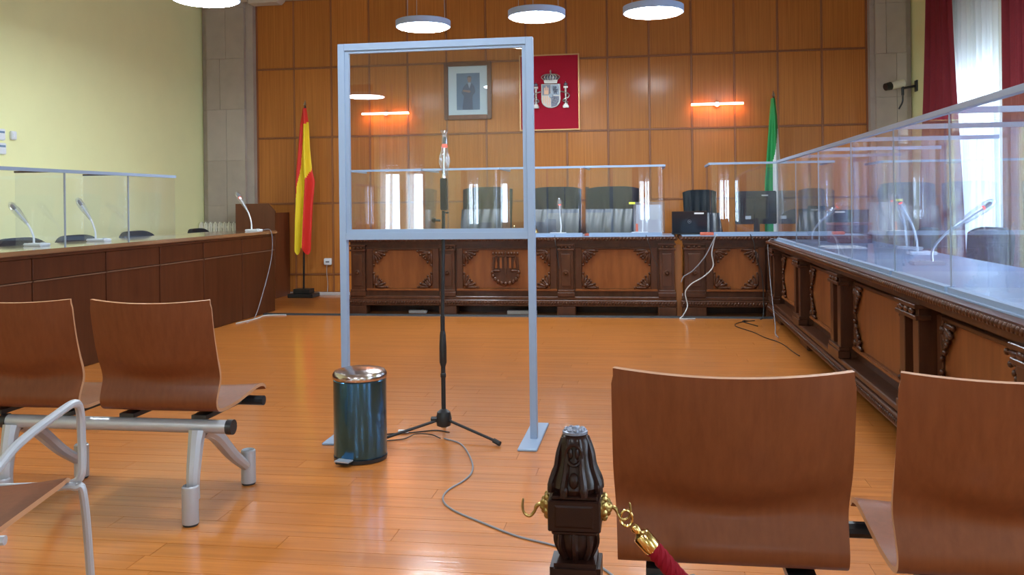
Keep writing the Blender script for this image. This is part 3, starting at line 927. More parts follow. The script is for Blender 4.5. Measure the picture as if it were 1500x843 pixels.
bent_screen('clear bent screen on the carved desk at its end nearest the red and yellow flag', -3.25, -2.435, 9.40, .83, 1.575, .55)
bent_screen('clear bent screen on the carved desk behind the microphone stand', -2.425, -1.58, 9.40, .83, 1.575, .7)
bent_screen('clear bent screen on the carved desk just right of the glass frame post', -1.57, -.665, 9.40, .83, 1.575, .7, left=False)
bent_screen('clear bent screen on the carved desk in front of the papers and brightest reflection', -.655, .165, 9.40, .83, 1.575, .7, left=False)
bent_screen('clear bent screen on the short carved desk in front of the monitor', .635, 1.40, 9.40, .83, 1.585, .7, right=False)

# row of screens on the side desk: straight panels with divider wings
ys = [8.95, 7.9, 6.87, 5.79, 4.82, 3.96, 3.1, 2.5]
names = ['far end panel of the clear screen row, beside the monitor', 'clear side desk screen second from the monitor', 'clear side desk screen before the first leaning microphone', 'clear side desk screen in the middle of the long row', 'clear side desk screen in front of the red lit microphone', 'clear side desk screen in front of the white curtain', 'clear side desk screen at the picture edge, topmost rail', 'last clear side desk screen, outside the picture']
for i in range(len(ys) - 1):
    y1, y0 = ys[i], ys[i + 1]
    t = thing('acrylic_screen', names[i], 'screen', (1.25, (y0 + y1) / 2, .80)); h = .775; hl = (y1 - y0) / 2
    sheet([(0, -hl + .004), (0, hl - .004)], .02, h - .01, 'acrylic_sheet', t, mat=M['acrylic_daylit_dust'])
    sheet([(.01, -hl), (.86, -hl)], .02, h - .01, 'divider_sheet', t, mat=M['acrylic_daylit_dust'])
    b = MB(); b.box(-.016, .016, -hl, hl, h - .024, h); b.build('top_rail', M['greymetal'], t)
    b = MB(); b.box(.016, .86, -hl - .015, -hl + .015, h - .024, h); b.build('divider_rail', M['greymetal'], t)
    b = MB(); b.box(-.02, .02, -hl + .02, hl - .02, 0, .022); b.build('bottom_rail', M['greymetal'], t)
    b = MB(); b.box(-.003, .003, hl - .007, hl - .001, .0, h - .024); b.build('edge_strip', M['acrylic_edge'], t)

# screens on the plain desk
ys = [7.52, 6.78, 5.97, 5.2, 4.4]
names = ['clear screen on the plain desk at the end nearest the corner', 'clear screen second from the corner on the plain desk', 'clear screen on the plain desk nearest the picture edge', 'clear screen on the plain desk outside the picture']
for i in range(4):
    y1, y0 = ys[i], ys[i + 1]
    t = thing('acrylic_screen', names[i], 'screen', (-4.26, (y0 + y1) / 2, .91)); h = .57; hl = (y1 - y0) / 2
    sheet([(0, -hl + .004), (0, hl - .004)], .0, h - .01, 'acrylic_sheet', t)
    sheet([(-.4, -hl), (-.01, -hl)], .0, h - .01, 'divider_sheet', t)
    b = MB(); b.box(-.014, .014, -hl, hl, h - .024, h); b.build('top_rail', M['greymetal'], t)
    b = MB(); b.box(-.4, -.014, -hl - .012, -hl + .012, h - .018, h - .004); b.build('divider_rail', M['blackmetal'], t)
    b = MB(); b.box(-.006, .006, -hl, -hl + .008, 0, h - .024); b.build('edge_strip', M['acrylic_edge'], t)

# ------------------------------------------------------------------ standing glass frame
t = thing('glass_partition', 'tall grey metal framed glass partition standing around the microphone', 'partition', (-1.075, 4.43, 0))
W2 = .51
for s_ in (-1, 1):
    x = s_ * (W2 - .018)
    b = MB(); b.box(x - .018, x + .018, -.02, .02, .012, 2.03); b.bevel(.002); b.build('post', M['greymetal'], t)
    b = MB(); b.box(x - .055, x + .04, -.21, .31, 0, .012); b.bevel(.003); b.build('foot', M['greymetal'], t)
b = MB(); b.box(-W2 + .036, W2 - .036, -.02, .02, 1.995, 2.03); b.build('top_rail', M['greymetal'], t)
b = MB(); b.box(-W2 + .036, W2 - .036, -.02, .02, 1.015, 1.05); b.build('middle_rail', M['greymetal'], t)
for (a, c, d, e) in ((-W2 + .036, -W2 + .056, 1.05, 1.995), (W2 - .056, W2 - .036, 1.05, 1.995), (-W2 + .056, W2 - .056, 1.05, 1.068), (-W2 + .056, W2 - .056, 1.980, 1.995)):
    b = MB(); b.box(a, c, -.012, .012, d, e); b.build('glazing_bead', M['greymetal'], t)
b = MB(); b.box(-W2 + .05, W2 - .05, -.003, .003, 1.06, 1.985); b.build('pane', M['pane'], t)

# ------------------------------------------------------------------ microphone stand with wrapped microphone
MX, MY = -1.055, 4.46
t = thing('microphone_stand', 'black tripod microphone stand on the parquet inside the glass partition', 'stand', (MX, MY, 0))
b = MB(); b.tube([(0, 0, .09), (0, 0, .62)], .0115, 12); b.build('lower_tube', M['blackmetal'], t, smooth=True)
b = MB(); b.tube([(0, 0, .62), (.012, 0, 1.16)], .009, 12); b.build('upper_tube', M['blackmetal'], t, smooth=True)
b = MB(); b.lathe([(.013, .36), (.019, .38), (.019, .46), (.016, .52), (.013, .54)], n=14); b.build('clutch', M['black'], t, smooth=True)
b = MB(); b.lathe([(.012, .30), (.015, .305), (.015, .32), (.012, .325)], n=14); b.build('ring', M['black'], t, smooth=True)
b = MB(); b.lathe([(.014, .045), (.036, .055), (.042, .09), (.034, .125), (.013, .14)], n=18); hb = b.build('leg_hub', M['black'], t, smooth=True)
b = MB(); b.lathe([(.014, 0), (.014, .03), (.006, .034)], n=10, mtx=Matrix.Translation((-.03, -.02, .09)) @ Matrix.Rotation(-PI / 2, 4, 'Y')); b.build('knob', M['black'], hb, smooth=True)
for ang in (R(-27), R(213), R(103)):
    d = Vector((math.cos(ang), math.sin(ang), 0))
    q = d * .345
    b = MB(); b.tube([d * .03 + Vector((0, 0, .085)), q + Vector((0, 0, .02))], .0075, 8); lg = b.build('leg', M['blackmetal'], t, smooth=True)
    b = MB(); b.tube([q * .93 + Vector((0, 0, .024)), q * 1.04 + Vector((0, 0, .013))], .0125, 8); b.build('rubber_foot', M['rubber'], lg, smooth=True)
b = MB(); b.cbox((.018, -.012, 1.245), (.034, .034, .165), None); b.bevel(.004, 2); sl = b.build('microphone_holder', M['black'], t)
b = MB(); b.tube([(-.003, -.008, 1.11), (-.035, -.008, 1.112)], .006, 8); b.blob((-.038, -.008, 1.112), (.013, .013, .013)); b.build('clamp_knob', M['black'], t, smooth=True)
b = MB(); b.tube([(.018, -.008, 1.152), (.035, -.02, 1.15)], .004, 6); b.blob((.036, -.02, 1.15), (.01, .006, .005)); b.build('clip', M['black'], t)

t = thing('gooseneck_microphone', 'slim upright microphone with a red ring wrapped in clear film on the tripod stand', 'microphone', (MX + .018, MY - .012, 1.3275))
b = MB(); b.tube([(0, 0, 0), (0, 0, .035)], [.010, .006], 12); b.build('base', M['chrome'], t, smooth=True)
b = MB(); b.tube(curve([(0, 0, .035), (.002, 0, .10), (.006, 0, .165)]), .0045, 8); b.build('neck', M['chrome'], t, smooth=True)
b = MB(); b.tube([(.006, 0, .160), (.007, 0, .17), (.007, 0, .205), (.007, 0, .212)], [.006, .010, .010, .005], 12); b.build('capsule', M['black'], t, smooth=True)
b = MB(); b.lathe([(.0105, .158), (.0125, .162), (.0125, .170), (.0105, .174)], c=(.007, 0, 0), n=14); b.build('light_ring', M['led'], t)
b = MB()
def bag(u, v):
    z = .012 + .235 * v
    r = .009 + .017 * math.sin(PI * min(1, v * 1.08) ** .9) + .003 * math.sin(9 * u * 2 * PI / 2 + 14 * v)
    if v > .9: r = .010 + .012 * (v - .9) / .1
    a = 2 * PI * u
    return (.005 + r * math.cos(a) * (.9 + .25 * math.sin(7 * v)), r * math.sin(a) * .8, z)
b.grid(bag, 18, 22); b.build('plastic_cover', M['film'], t, smooth=True)

# ------------------------------------------------------------------ pedal bin
t = thing('pedal_bin', 'round steel pedal bin with painted blue reflection beside the partition foot', 'bin', (-1.357, 4.03, 0), R(-12))
b = MB(); b.lathe([(.120, .02), (.124, .03), (.124, .375), (.120, .38)], n=48); b.build('body', M['bin'], t, smooth=True)
b = MB(); b.lathe([(.110, 0), (.124, .003), (.126, .02), (.120, .0205)], n=40); b.build('base_ring', M['black'], t, smooth=True)
b = MB(); b.lathe([(.126, .381), (.128, .388), (.127, .402), (.117, .416), (.085, .424), (.04, .428), (.01, .429)], n=48); b.build('lid', M['binlid'], t, smooth=True)
b = MB(); b.box(-.04, .03, -.165, -.118, .012, .022); b.bevel(.004, 2); b.box(-.03, -.02, -.125, -.10, .008, .02); b.build('pedal', M['black'], t)
b = MB(); b.box(-.042, .032, -.166, -.122, .0225, .028); b.build('pedal_cover', M['alu'], t)
b = MB(); b.box(-.045, .045, .118, .15, .36, .40); b.bevel(.006, 2); b.build('hinge', M['black'], t)

# ------------------------------------------------------------------ beam seating
def shell(b, w=.495, n=18):
    """bent plywood shell: seat and back in one sheet, origin below the back at floor level; +y is forward"""
    prof = [(-.062, .848), (-.052, .78), (-.036, .70), (-.014, .62), (.006, .565), (.010, .53), (-.004, .49), (-.014, .455), (-.004, .425), (.03, .410), (.09, .408), (.17, .412), (.27, .426), (.35, .436), (.40, .432), (.425, .415)]
    pts = curve([(0, p[0], p[1]) for p in prof], 4)
    N = len(pts) - 1
    def f(u, v):
        i = v * N; k = min(N - 1, int(i)); q = pts[k].lerp(pts[k + 1], i - k)
        s = 2 * u - 1
        up = sm((q.z - .515 - .07 * s * s) / .085) if v < .5 else 0
        wz = w * (1 - .03 * sm((.66 - q.z) / .22))
        edge = 1.0 if v > .02 else .985
        sag = -.036 * up * (1 - s * s)
        dip = -.012 * sm((q.z - .6) / .25) * (1 - s * s) if v < .5 else (-.012 * (1 - s * s) * sm((v - .55) / .2))
        return (s * wz / 2 * edge, q.y + sag, q.z + dip)
    b.grid(f, n, N, thick=.013, rim=1)


def beam_bench(lab, loc, xs, legs, x0, x1, rz=0):
    t = thing('beam_bench', lab, 'bench', loc, rz)
    b = MB(); shell(b); proto = b.build('seat_shell', [M['ply'], M['ply_edge']], t, smooth=True, sharp=60)
    proto.location.x = xs[0]
    for x in xs[1:]:
        o = proto.copy(); C.objects.link(o); o.location.x = x
    b = MB(); b.tube([(x0, .02, .355), (x1, .02, .355)], .026, 14); bm_ = b.build('beam', M['silver'], t, smooth=True)
    for x in (x0, x1):
        b = MB(); b.tube([(x - .012, .02, .355), (x + .012, .02, .355)], .029, 14); b.build('beam_cap', M['black'], bm_, smooth=True)
    b = MB(); b.tube([(x0 + .06, .34, .385), (x1 - .01, .34, .385)], .02, 10); b.build('front_bar', M['blackmetal'], t, smooth=True)
    for x in xs:
        for s_ in (-.15, .15):
            b = MB(); b.box(x + s_ - .03, x + s_ + .03, .02, .34, .378, .396); b.build('seat_bracket', M['black'], t)
    for x in legs:
        for (ya, yb) in ((.01, -.05), (.05, .44)):
            sgn = 1 if yb > ya else -1
            b = MB()
            pts = curve([(x, ya + .0, .34), (x, ya + (yb - ya) * .25, .29), (x, ya + (yb - ya) * .62, .17), (x, yb - sgn * .03, .09)], 5)
            b.tube(pts, [.034 - .012 * k / (len(pts) - 1) for k in range(len(pts))], 10)
            lg = b.build('leg', M['silver'], t, smooth=True)
            b = MB(); b.lathe([(.030, .008), (.031, .012), (.031, .145), (.026, .15), (.024, .14)], c=(x, yb, 0), n=18); b.build('leg_foot', M['silver'], lg, smooth=True)
            b = MB(); b.lathe([(.026, 0), (.028, .002), (.028, .0078)], c=(x, yb, 0), n=18); b.build('foot_glide', M['rubber'], lg, smooth=True)
    return t


beam_bench('two seat plywood bench on a grey beam, beyond the metal armchair', (-2.15, 3.16, 0), [-.285, .285], [-.35, .435], -.385, .565)
tb = beam_bench('two seat plywood bench cut by the picture edge behind the rope post', (.455, 1.94, 0), [-.29, .285], [-.37, .42], -.45, .60)

# ------------------------------------------------------------------ armchair with grey tube frame
t = thing('tube_armchair', 'plywood armchair with a grey steel tube frame cut by the picture edge', 'chair', (-1.79, 2.007, 0), R(13))
tr_ = .0115
b = MB()
def seatf(u, v):
    s = 2 * u - 1; y = -.24 + .48 * v
    return (s * .245 * (1 - .06 * sm((v - .8) / .2)), y, .455 - .018 * (1 - s * s) - .03 * sm((v - .88) / .12) + .0)
b.grid(seatf, 14, 14, thick=.013, rim=1); b.build('seat', [M['ply'], M['ply_edge']], t, smooth=True)
b = MB()
def backf(u, v):
    s = 2 * u - 1
    return (s * .235, -.255 - .10 * v - .03 * (1 - s * s), .56 + .30 * v)
b.grid(backf, 12, 10, thick=.012, rim=1); b.build('backrest', [M['ply'], M['ply_edge']], t, smooth=True)
for s_ in (-1, 1):
    x = s_ * .265
    b = MB(); b.tube(curve([(s_ * .20, .21, .425), (s_ * .245, .215, .428), (x, .215, .46), (x, .215, .56), (x, .205, .635), (x, .165, .66), (x, .05, .655), (x, -.15, .635), (x, -.27, .60)], 6), tr_, 10)
    b.build('armrest', M['silver'], t, smooth=True)
    b = MB(); b.tube(curve([(s_ * .20, .19, .425), (s_ * .25, .20, .42), (s_ * .272, .21, .38), (s_ * .285, .235, .02)], 6), tr_, 10); lg = b.build('leg', M['silver'], t, smooth=True)
    b = MB(); b.lathe([(.013, 0), (.014, .004), (.014, .02)], c=(s_ * .285, .235, 0), n=12); b.build('rubber_foot', M['rubber'], lg)
    b = MB(); b.tube(curve([(x, -.27, .60), (x, -.285, .50), (x, -.27, .30), (s_ * .275, -.29, .02)], 6), tr_, 10); lg = b.build('leg', M['silver'], t, smooth=True)
    b = MB(); b.lathe([(.013, 0), (.014, .004), (.014, .02)], c=(s_ * .275, -.29, 0), n=12); b.build('rubber_foot', M['rubber'], lg)
for (xq, yq, zq) in ((.20, .20, .425), (.265, -.22, .43)):
    b = MB(); b.tube([(-xq, yq, zq), (xq, yq, zq)], tr_, 10); b.build('cross_tube', M['silver'], t, smooth=True)
for s_ in (-1, 1):
    b = MB(); b.tube([(s_ * .262, -.285, .57), (s_ * .24, -.30, .72)], .010, 8); b.build('back_support', M['silver'], t, smooth=True)

# ------------------------------------------------------------------ rope post and rope
t = thing('rope_post', 'dark carved wooden rope post with brass hooks in the foreground', 'post', (-.1275, 1.5, 0))
b = MB(); b.box(-.11, .11, -.11, .11, 0, .035); b.box(-.085, .085, -.085, .085, .035, .06); b.bevel(.006, 2); b.build('base', M['post'], t)
b = MB(); b.lathe([(.055, .06), (.06, .09), (.035, .12), (.028, .18), (.034, .30), (.042, .42), (.036, .50), (.03, .53)], n=24); b.build('shaft', M['post'], t, smooth=True)
b = MB(); b.box(-.042, .042, -.042, .042, .53, .60); b.bevel(.007, 2); b.build('lower_block', M['post'], t)
b = MB(); b.lathe([(.020, .60), (.025, .608), (.031, .625), (.033, .64), (.029, .655)], n=20)
for k in range(8):
    a = 2 * PI * k / 8
    b.tube(curve([(.024 * math.cos(a), .024 * math.sin(a), .602), (.034 * math.cos(a), .034 * math.sin(a), .625), (.032 * math.cos(a), .032 * math.sin(a), .65)], 4), .0055, 6)
b.build('urn', M['post'], t, smooth=True)
b = MB(); b.box(-.0435, .0435, -.0435, .0435, .655, .706); b.box(-.038, .038, -.038, .038, .648, .655); b.box(-.039, .039, -.039, .039, .706, .712); b.bevel(.002, 1); b.build('block', M['post'], t)
b = MB(); b.frustum(-.032, .032, .662, .699, -.0436, -.0455, .003); b.build('block_panel', M['post'], t)
b = MB()
prof = [(.036, .712), (.041, .722), (.039, .735), (.031, .755), (.028, .775), (.026, .795), (.022, .805), (.018, .808)]
b.lathe(prof, n=24); fi = b.build('finial', M['post'], t, smooth=True)
b = MB()
for k in range(8):
    a = 2 * PI * (k + .5) / 8
    ca, sa = math.cos(a), math.sin(a)
    b.tube(curve([(.044 * ca, .044 * sa, .712), (.043 * ca, .043 * sa, .728), (.034 * ca, .034 * sa, .752), (.0295 * ca, .0295 * sa, .778), (.022 * ca, .022 * sa, .802)], 5), [.006, .0065, .0065, .0062, .006, .006, .006, .006, .0055, .0055, .005, .005, .005, .005, .0048, .0045, .0042, .004, .004, .0035, .003], 6)
    b.blob((.042 * ca, .042 * sa, .722), (.008, .008, .010), None, 8, 5)
b.build('leaf_carving', M['post'], fi, smooth=True)
b = MB()   # oval cartouche with two lobes
b.tube([(.013 * math.cos(2 * PI * k / 20), -.0315 + .002 * math.cos(2 * PI * k / 10), .779 + .017 * math.sin(2 * PI * k / 20)) for k in range(20)], .003, 6, closed=True)
for s_ in (-1, 1): b.blob((s_ * .0055, -.029, .781), (.0042, .005, .010), None, 8, 6)
b.blob((0, -.036, .737), (.009, .009, .014), None, 10, 6)
b.build('cartouche', M['post'], fi, smooth=True)
b = MB(); b.lathe([(.0215, .808), (.0215, .812), (.016, .815), (.006, .816)], n=20)
for k in range(9):
    a = 2 * PI * k / 9; b.blob((.015 * math.cos(a), .015 * math.sin(a), .8145), (.005, .005, .003), None, 7, 5)
b.blob((0, 0, .816), (.006, .006, .004))
b.build('rosette_top', M['pewter_dark'], fi, smooth=True)
for s_ in (-1, 1):
    b = MB(); b.lathe([(.022, 0), (.020, .004), (.013, .010), (.007, .017)], n=14, mtx=Matrix.Translation((s_ * .0436, 0, .685)) @ Matrix.Rotation(s_ * PI / 2, 4, 'Y')); 
    for k in range(9):
        a = 2 * PI * k / 9; b.blob((s_ * .048, .016 * math.cos(a), .685 + .017 * math.sin(a)), (.006, .006, .007), None, 7, 5)
    for k in range(6):
        a = 2 * PI * k / 6 + .3; b.blob((s_ * .053, .009 * math.cos(a), .685 + .010 * math.sin(a)), (.006, .004, .005), None, 7, 5)
    hk = b.build('hook_plate', M['antique'], t, smooth=True)
    b = MB(); b.tube(curve([(s_ * .055, 0, .686), (s_ * .066, 0, .683), (s_ * .071, 0, .672), (s_ * .079, 0, .664), (s_ * .088, 0, .668), (s_ * .0915, 0, .679), (s_ * .090, 0, .694)], 5), [.0036] * 8 + [.0026] * 12 + [.0022] * 7 + [.0019] * 3 + [.001], 8); b.build('hook', M['antique'], hk, smooth=True)

p0 = Vector((-.043, 1.5, .667)); d = Vector((.062, 0.0, -.070)).normalized()
t = thing('barrier_rope', 'twisted red rope with a brass end cap hooked on the dark post', 'rope', p0)
b = MB()
b.tube([Vector((.010 * math.cos(2 * PI * k / 16), 0, .010 * math.sin(2 * PI * k / 16) * 1.35)) for k in range(16)], .0025, 7, closed=True); b.build('ring', M['brass'], t, smooth=True)
e0 = d * .016; e1 = d * .034; e2 = d * .066
b = MB(); b.tube([e0, e0 + d * .006, e1 - d * .004, e1], [.006, .008, .006, .012], 14); b.build('collar', M['brass'], t, smooth=True)
b = MB(); b.tube([e1, e1 + d * .003, e2 - d * .003, e2], [.0135, .0155, .0155, .0145], 18); b.build('end_cap', M['brass'], t, smooth=True)
ax = curve([e2 - d * .006, e2 + d * .05, e2 + d * .10 + Vector((.01, .01, -.02)), Vector((.20, .03, -.30)), Vector((.32, .05, -.40)), Vector((.5, .02, -.44)), Vector((.72, -.1, -.38))], 10)
for k in range(3):
    pts = []
    for i, p in enumerate(ax):
        tt = (ax[min(i + 1, len(ax) - 1)] - ax[max(i - 1, 0)]).normalized(); u = tt.cross(Vector((0, 1, 0))).normalized(); v = tt.cross(u)
        an = 2 * PI * k / 3 + i * .9
        pts.append(p + (u * math.cos(an) + v * math.sin(an)) * .0075)
    b = MB(); b.tube(curve(pts, 3), .0082, 8); b.build('strand', M['rope'], t, smooth=True)

# ------------------------------------------------------------------ flags
def flag(name, lab, base, zt, rows, mats, band, polelean=0.0):
    """rows: list of (z, x_left, x_right) in local coordinates; band(u, v) gives the cloth colour"""
    t = thing(name, lab, 'flag', base)
    b = MB(); b.box(-.17, .17, -.13, .13, 0, .05); b.box(-.11, .11, -.09, .09, .05, .11); b.bevel(.006, 1); b.build('base', M['black'], t)
    b = MB(); b.tube([(0, 0, .11), (polelean, 0, zt)], .013, 10); b.build('pole', M['blackmetal'], t, smooth=True)
    b = MB(); b.lathe([(.012, zt), (.024, zt + .012), (.016, zt + .04), (.003, zt + .075)], c=(polelean, 0, 0), n=14); b.build('finial', M['chrome'], t, smooth=True)
    b = MB()
    def f(u, v):
        i = v * (len(rows) - 1); k = min(len(rows) - 2, int(i)); q = sm(i - k) * .35 + (i - k) * .65
        z = rows[k][0] + (rows[k + 1][0] - rows[k][0]) * q; a = rows[k][1] + (rows[k + 1][1] - rows[k][1]) * q; c = rows[k][2] + (rows[k + 1][2] - rows[k][2]) * q
        wdt = (c - a)
        y = -.02 - .045 * math.sin(PI * u) - min(.05, .16 * wdt) * math.sin(2 * PI * 1.6 * u + .8 + 1.2 * v) * sm(v * 4)
        zz = z - .05 * math.sin(3 * PI * u) * sm((v - .8) / .2)
        return (a + wdt * u, y, zz)
    b.grid(f, 36, 48, thick=.003, mat=band)
    b.build('cloth', mats, t, smooth=True, sharp=70)
    return t


# x offsets measured at y = 11.0 ; base x -4.44
fb = (-4.44, 10.98, 0)
rows = [(2.45, .025, .075), (2.25, -.01, .10), (1.95, -.035, .105), (1.65, -.06, .13), (1.50, -.07, .165), (1.2, -.075, .135), (.95, -.09, .12), (.60, -.10, .10)]
def spain(u, v):
    # red fold, yellow middle that sweeps to the lower left, red fold lower right
    left = 1.2 if v < .13 + .03 * (1 - u) else max(0.0, .56 - 1.0 * (v - .12))
    right = 1.1 if v < .42 else max(.58, 1.0 - (v - .42) * 3.2)
    return 0 if u < left else (1 if u < right else 0)
flag('national_flag', 'red and yellow flag hanging in folds on a pole before the panelling', fb, 2.48, rows, [M['flagred'], M['flagyellow']], spain, .05)
fb = (1.47, 10.95, 0)
rows = [(2.40, -.015, .035), (2.2, -.035, .055), (1.95, -.055, .07), (1.7, -.075, .085), (1.4, -.10, .11), (1.1, -.11, .12), (.7, -.10, .11)]
def andal(u, v):
    right = 1.1 if v < .26 else max(.45, 1.0 - (v - .26) * 2.0)
    return 0 if u < right else 1
flag('regional_flag', 'green and white flag hanging in folds beside the clear screen row', fb, 2.42, rows, [M['flaggreen'], M['flagwhite']], andal, .02)

# ------------------------------------------------------------------ judge chairs
def judge_chair(lab, loc, w, ztop, rz=0, cushion=True):
    t = thing('leather_armchair', lab, 'chair', loc, rz, None)
    zb = .50; h = ztop - zb
    def back(u, v):
        s = 2 * u - 1
        e = 1 - abs(s) ** 10
        top = .03 * abs(s) ** 4
        pl = .010 * math.cos(2 * PI * 4.5 * u) * sm(v * 3) * sm((1 - v) * 5)
        return (s * w / 2 * (1 - .06 * (1 - v)), -.05 - .035 * e - pl + .10 * v, zb + h * v - top * v)
    b = MB(); b.grid(back, 30, 14)
    for f in b.bm.faces: f.smooth = True
    bmesh.ops.solidify(b.bm, geom=list(b.bm.faces), thickness=.07)
    b.build('backrest', M['leather'], t, smooth=True, sharp=60)
    if cushion:
        def lum(u, v):
            s = 2 * u - 1
            return (s * w * .47, -.27 + .14 * v - .03 * math.sin(PI * v) + .008 * math.cos(2 * PI * 5 * u + 2 * math.sin(3 * v)), .55 + (ztop - .27 - .55) * v)
        b = MB(); b.grid(lum, 30, 8, thick=.05); b.build('lumbar_cushion', M['leather_sheen'], t, smooth=True, sharp=60)
    b = MB(); b.box(-w * .45, w * .45, -.52, -.02, .42, .52); b.bevel(.035, 3); b.build('seat', M['leather'], t, smooth=True)
    for s_ in (-1, 1):
        b = MB(); b.box(s_ * w * .5 - .03, s_ * w * .5 + .03, -.42, -.02, .62, .67); b.box(s_ * w * .5 - .02, s_ * w * .5 + .02, -.25, -.18, .46, .62); b.bevel(.012, 2); b.build('armrest', M['leather'], t)
    b = MB(); b.tube([(0, -.25, .09), (0, -.25, .42)], .03, 12); b.build('column', M['blackmetal'], t, smooth=True)
    for k in range(5):
        a = 2 * PI * k / 5
        b = MB(); b.tube([(0, -.25, .10), (.27 * math.cos(a), -.25 + .27 * math.sin(a), .065)], .018, 8)
        lg = b.build('leg', M['blackmetal'], t, smooth=True)
        b = MB(); b.lathe([(.028, -.01), (.028, .01)], n=12, mtx=Matrix.Translation((.27 * math.cos(a), -.25 + .27 * math.sin(a), .028)) @ Matrix.Rotation(PI / 2, 4, 'X')); b.build('caster', M['rubber'], lg, smooth=True)
    return t


YJ = 10.68
judge_chair('black leather high back chair behind the standing glass frame', (-1.95, YJ, 0), .62, 1.39)
judge_chair('black leather high back chair straight behind the small desk microphone', (-1.10, YJ, 0), .60, 1.38)
judge_chair('black leather high back chair behind the red folder', (-.42, YJ, 0), .62, 1.375)
judge_chair('narrow black leather chair behind the open laptop', (.60, YJ - .1, 0), .40, 1.32, R(10))

# ------------------------------------------------------------------ desk chairs (black, low)
def low_chair(lab, loc, rz, ztop=.95, w=.46, group=None, arms=False):
    t = thing('office_chair', lab, 'chair', loc, rz, group)
    def back(u, v):
        s = 2 * u - 1
        k = 1 - .45 * abs(s) ** 3 * sm((v - .6) / .4) * .5
        return (s * w / 2, -.02 + .05 * (1 - s * s) + .03 * v, .52 + (ztop - .52) * v * (1 - .12 * abs(s) ** 4))
    b = MB(); b.grid(back, 18, 8, thick=.05); b.build('backrest', M['fabric'], t, smooth=True, sharp=60)
    b = MB(); b.box(-w * .48, w * .48, -.46, -.02, .43, .50); b.bevel(.025, 2); b.build('seat', M['fabric'], t, smooth=True)
    for (x, y) in ((-1, -.42), (1, -.42), (-1, -.04), (1, -.04)):
        b = MB(); b.tube([(x * w * .42, y, .43), (x * w * .46, y, 0)], .011, 8); b.build('leg', M['blackmetal'], t, smooth=True)
    b = MB(); b.tube([(-w * .3, -.05, .44), (-w * .3, .02, .60)], .01, 6); b.tube([(w * .3, -.05, .44), (w * .3, .02, .60)], .01, 6); b.build('back_support', M['blackmetal'], t)
    if arms:
        for s_ in (-1, 1):
            b = MB(); b.tube(curve([(s_ * w * .5, -.40, .44), (s_ * w * .56, -.40, .60), (s_ * w * .56, -.34, .67), (s_ * w * .56, -.05, .68)], 5), .014, 8); b.build('armrest', M['black'], t, smooth=True)
    return t


# facing +x (toward the room): local -y is the seat side, so rotate -y to +x
low_chair('black padded chair back behind the plain desk nearest the picture edge', (-5.08, 6.55, 0), R(90), .955, .56)
low_chair('black padded chair back behind the plain desk, second from the picture edge', (-5.08, 7.28, 0), R(90), .95, .56)
low_chair('black padded chair back behind the plain desk near the screen end', (-5.08, 8.22, 0), R(90), .955, .56)
low_chair('black padded chair back beside the cream radiator', (-5.40, 10.05, 0), R(90), .925)
low_chair('black armchair in front of the white curtain behind the side desk', (2.62, 7.35, 0), R(-78), .96, .56, arms=True)
low_chair('black padded chair behind the side desk beyond the lying microphone', (2.45, 8.35, 0), R(-90), .93, .5, arms=True)
low_chair('black padded chair behind the short carved desk close to the monitor', (1.75, 10.62, 0), R(-8), 1.08, .46)

# ------------------------------------------------------------------ desk microphones
def desk_mic(lab, loc, rz, lean, height, wrap=True, base='white', led=True):
    """gooseneck desk microphone: neck leans to local +x by 'lean' metres"""
    t = thing('desk_microphone', lab, 'microphone', loc, rz, None)
    m = M['white'] if base == 'white' else M['alu']
    b = MB(); b.prism([(-.085, -.05), (.085, -.05), (.095, -.03), (.095, .03), (.085, .05), (-.085, .05), (-.095, .03), (-.095, -.03)], 0, .022, 'xy'); b.bevel(.006, 2); bs = b.build('base', m, t)
    b = MB(); b.box(-.05, -.02, -.035, -.015, .0221, .028); b.build('button', M['alu'], bs)
    P = curve([(.03, 0, .02), (.035, 0, height * .25), (.03 + lean * .25, 0, height * .5), (.03 + lean * .65, 0, height * .75), (.03 + lean * .9, 0, height * .9)], 6)
    b = MB(); b.tube(P, .008, 8); b.build('neck', M['white'] if base == 'white' else M['alu'], t, smooth=True)
    e = P[-1]; d = (P[-1] - P[-3]).normalized()
    b = MB(); b.tube([e, e + d * .012, e + d * .045, e + d * .055], [.008, .0125, .0125, .007], 10); b.build('capsule', M['cable_grey'], t, smooth=True)
    if led:
        b = MB(); b.tube([e - d * .004, e + d * .006], .0125, 12); b.build('light_ring', M['led'], t)
    if wrap:
        b = MB()
        Q = [P[len(P) * 5 // 9], P[len(P) * 7 // 9], e, e + d * .05, e + d * .075]
        b.tube(Q, [.011, .026, .031, .027, .014], 10, cap=False); b.build('plastic_cover', M['film'], t, smooth=True)
    return t


ZT = .83
desk_mic('white gooseneck microphone upright on the carved desk beside the brass bell', (-1.01, 9.95, ZT), 0, -.01, .37)
desk_mic('white gooseneck microphone on the carved desk in front of the papers', (-.10, 9.95, ZT), 0, .01, .37)
desk_mic('wrapped gooseneck microphone on the bare end of the plain desk', (-4.36, 9.36, .91), R(170), .17, .42)
desk_mic('wrapped microphone behind the plain desk screen nearest the corner', (-4.62, 6.92, .91), R(180), .14, .34, led=False)
desk_mic('wrapped microphone behind the second plain desk screen', (-4.60, 6.12, .91), R(170), .20, .31, led=False)
desk_mic('wrapped microphone behind the plain desk screen at the picture edge', (-4.62, 5.45, .91), R(170), .16, .31, led=False)
desk_mic('silver microphone leaning toward the room end on the side desk near the monitor', (1.42, 8.3, .80), R(-20), .24, .36, base='alu')
desk_mic('silver microphone with a round base leaning over the side desk, red light on', (1.62, 5.55, .80), R(5), .33, .37, base='alu')
desk_mic('small white microphone base far back on the side desk', (1.98, 7.2, .80), R(120), .05, .33, led=False)
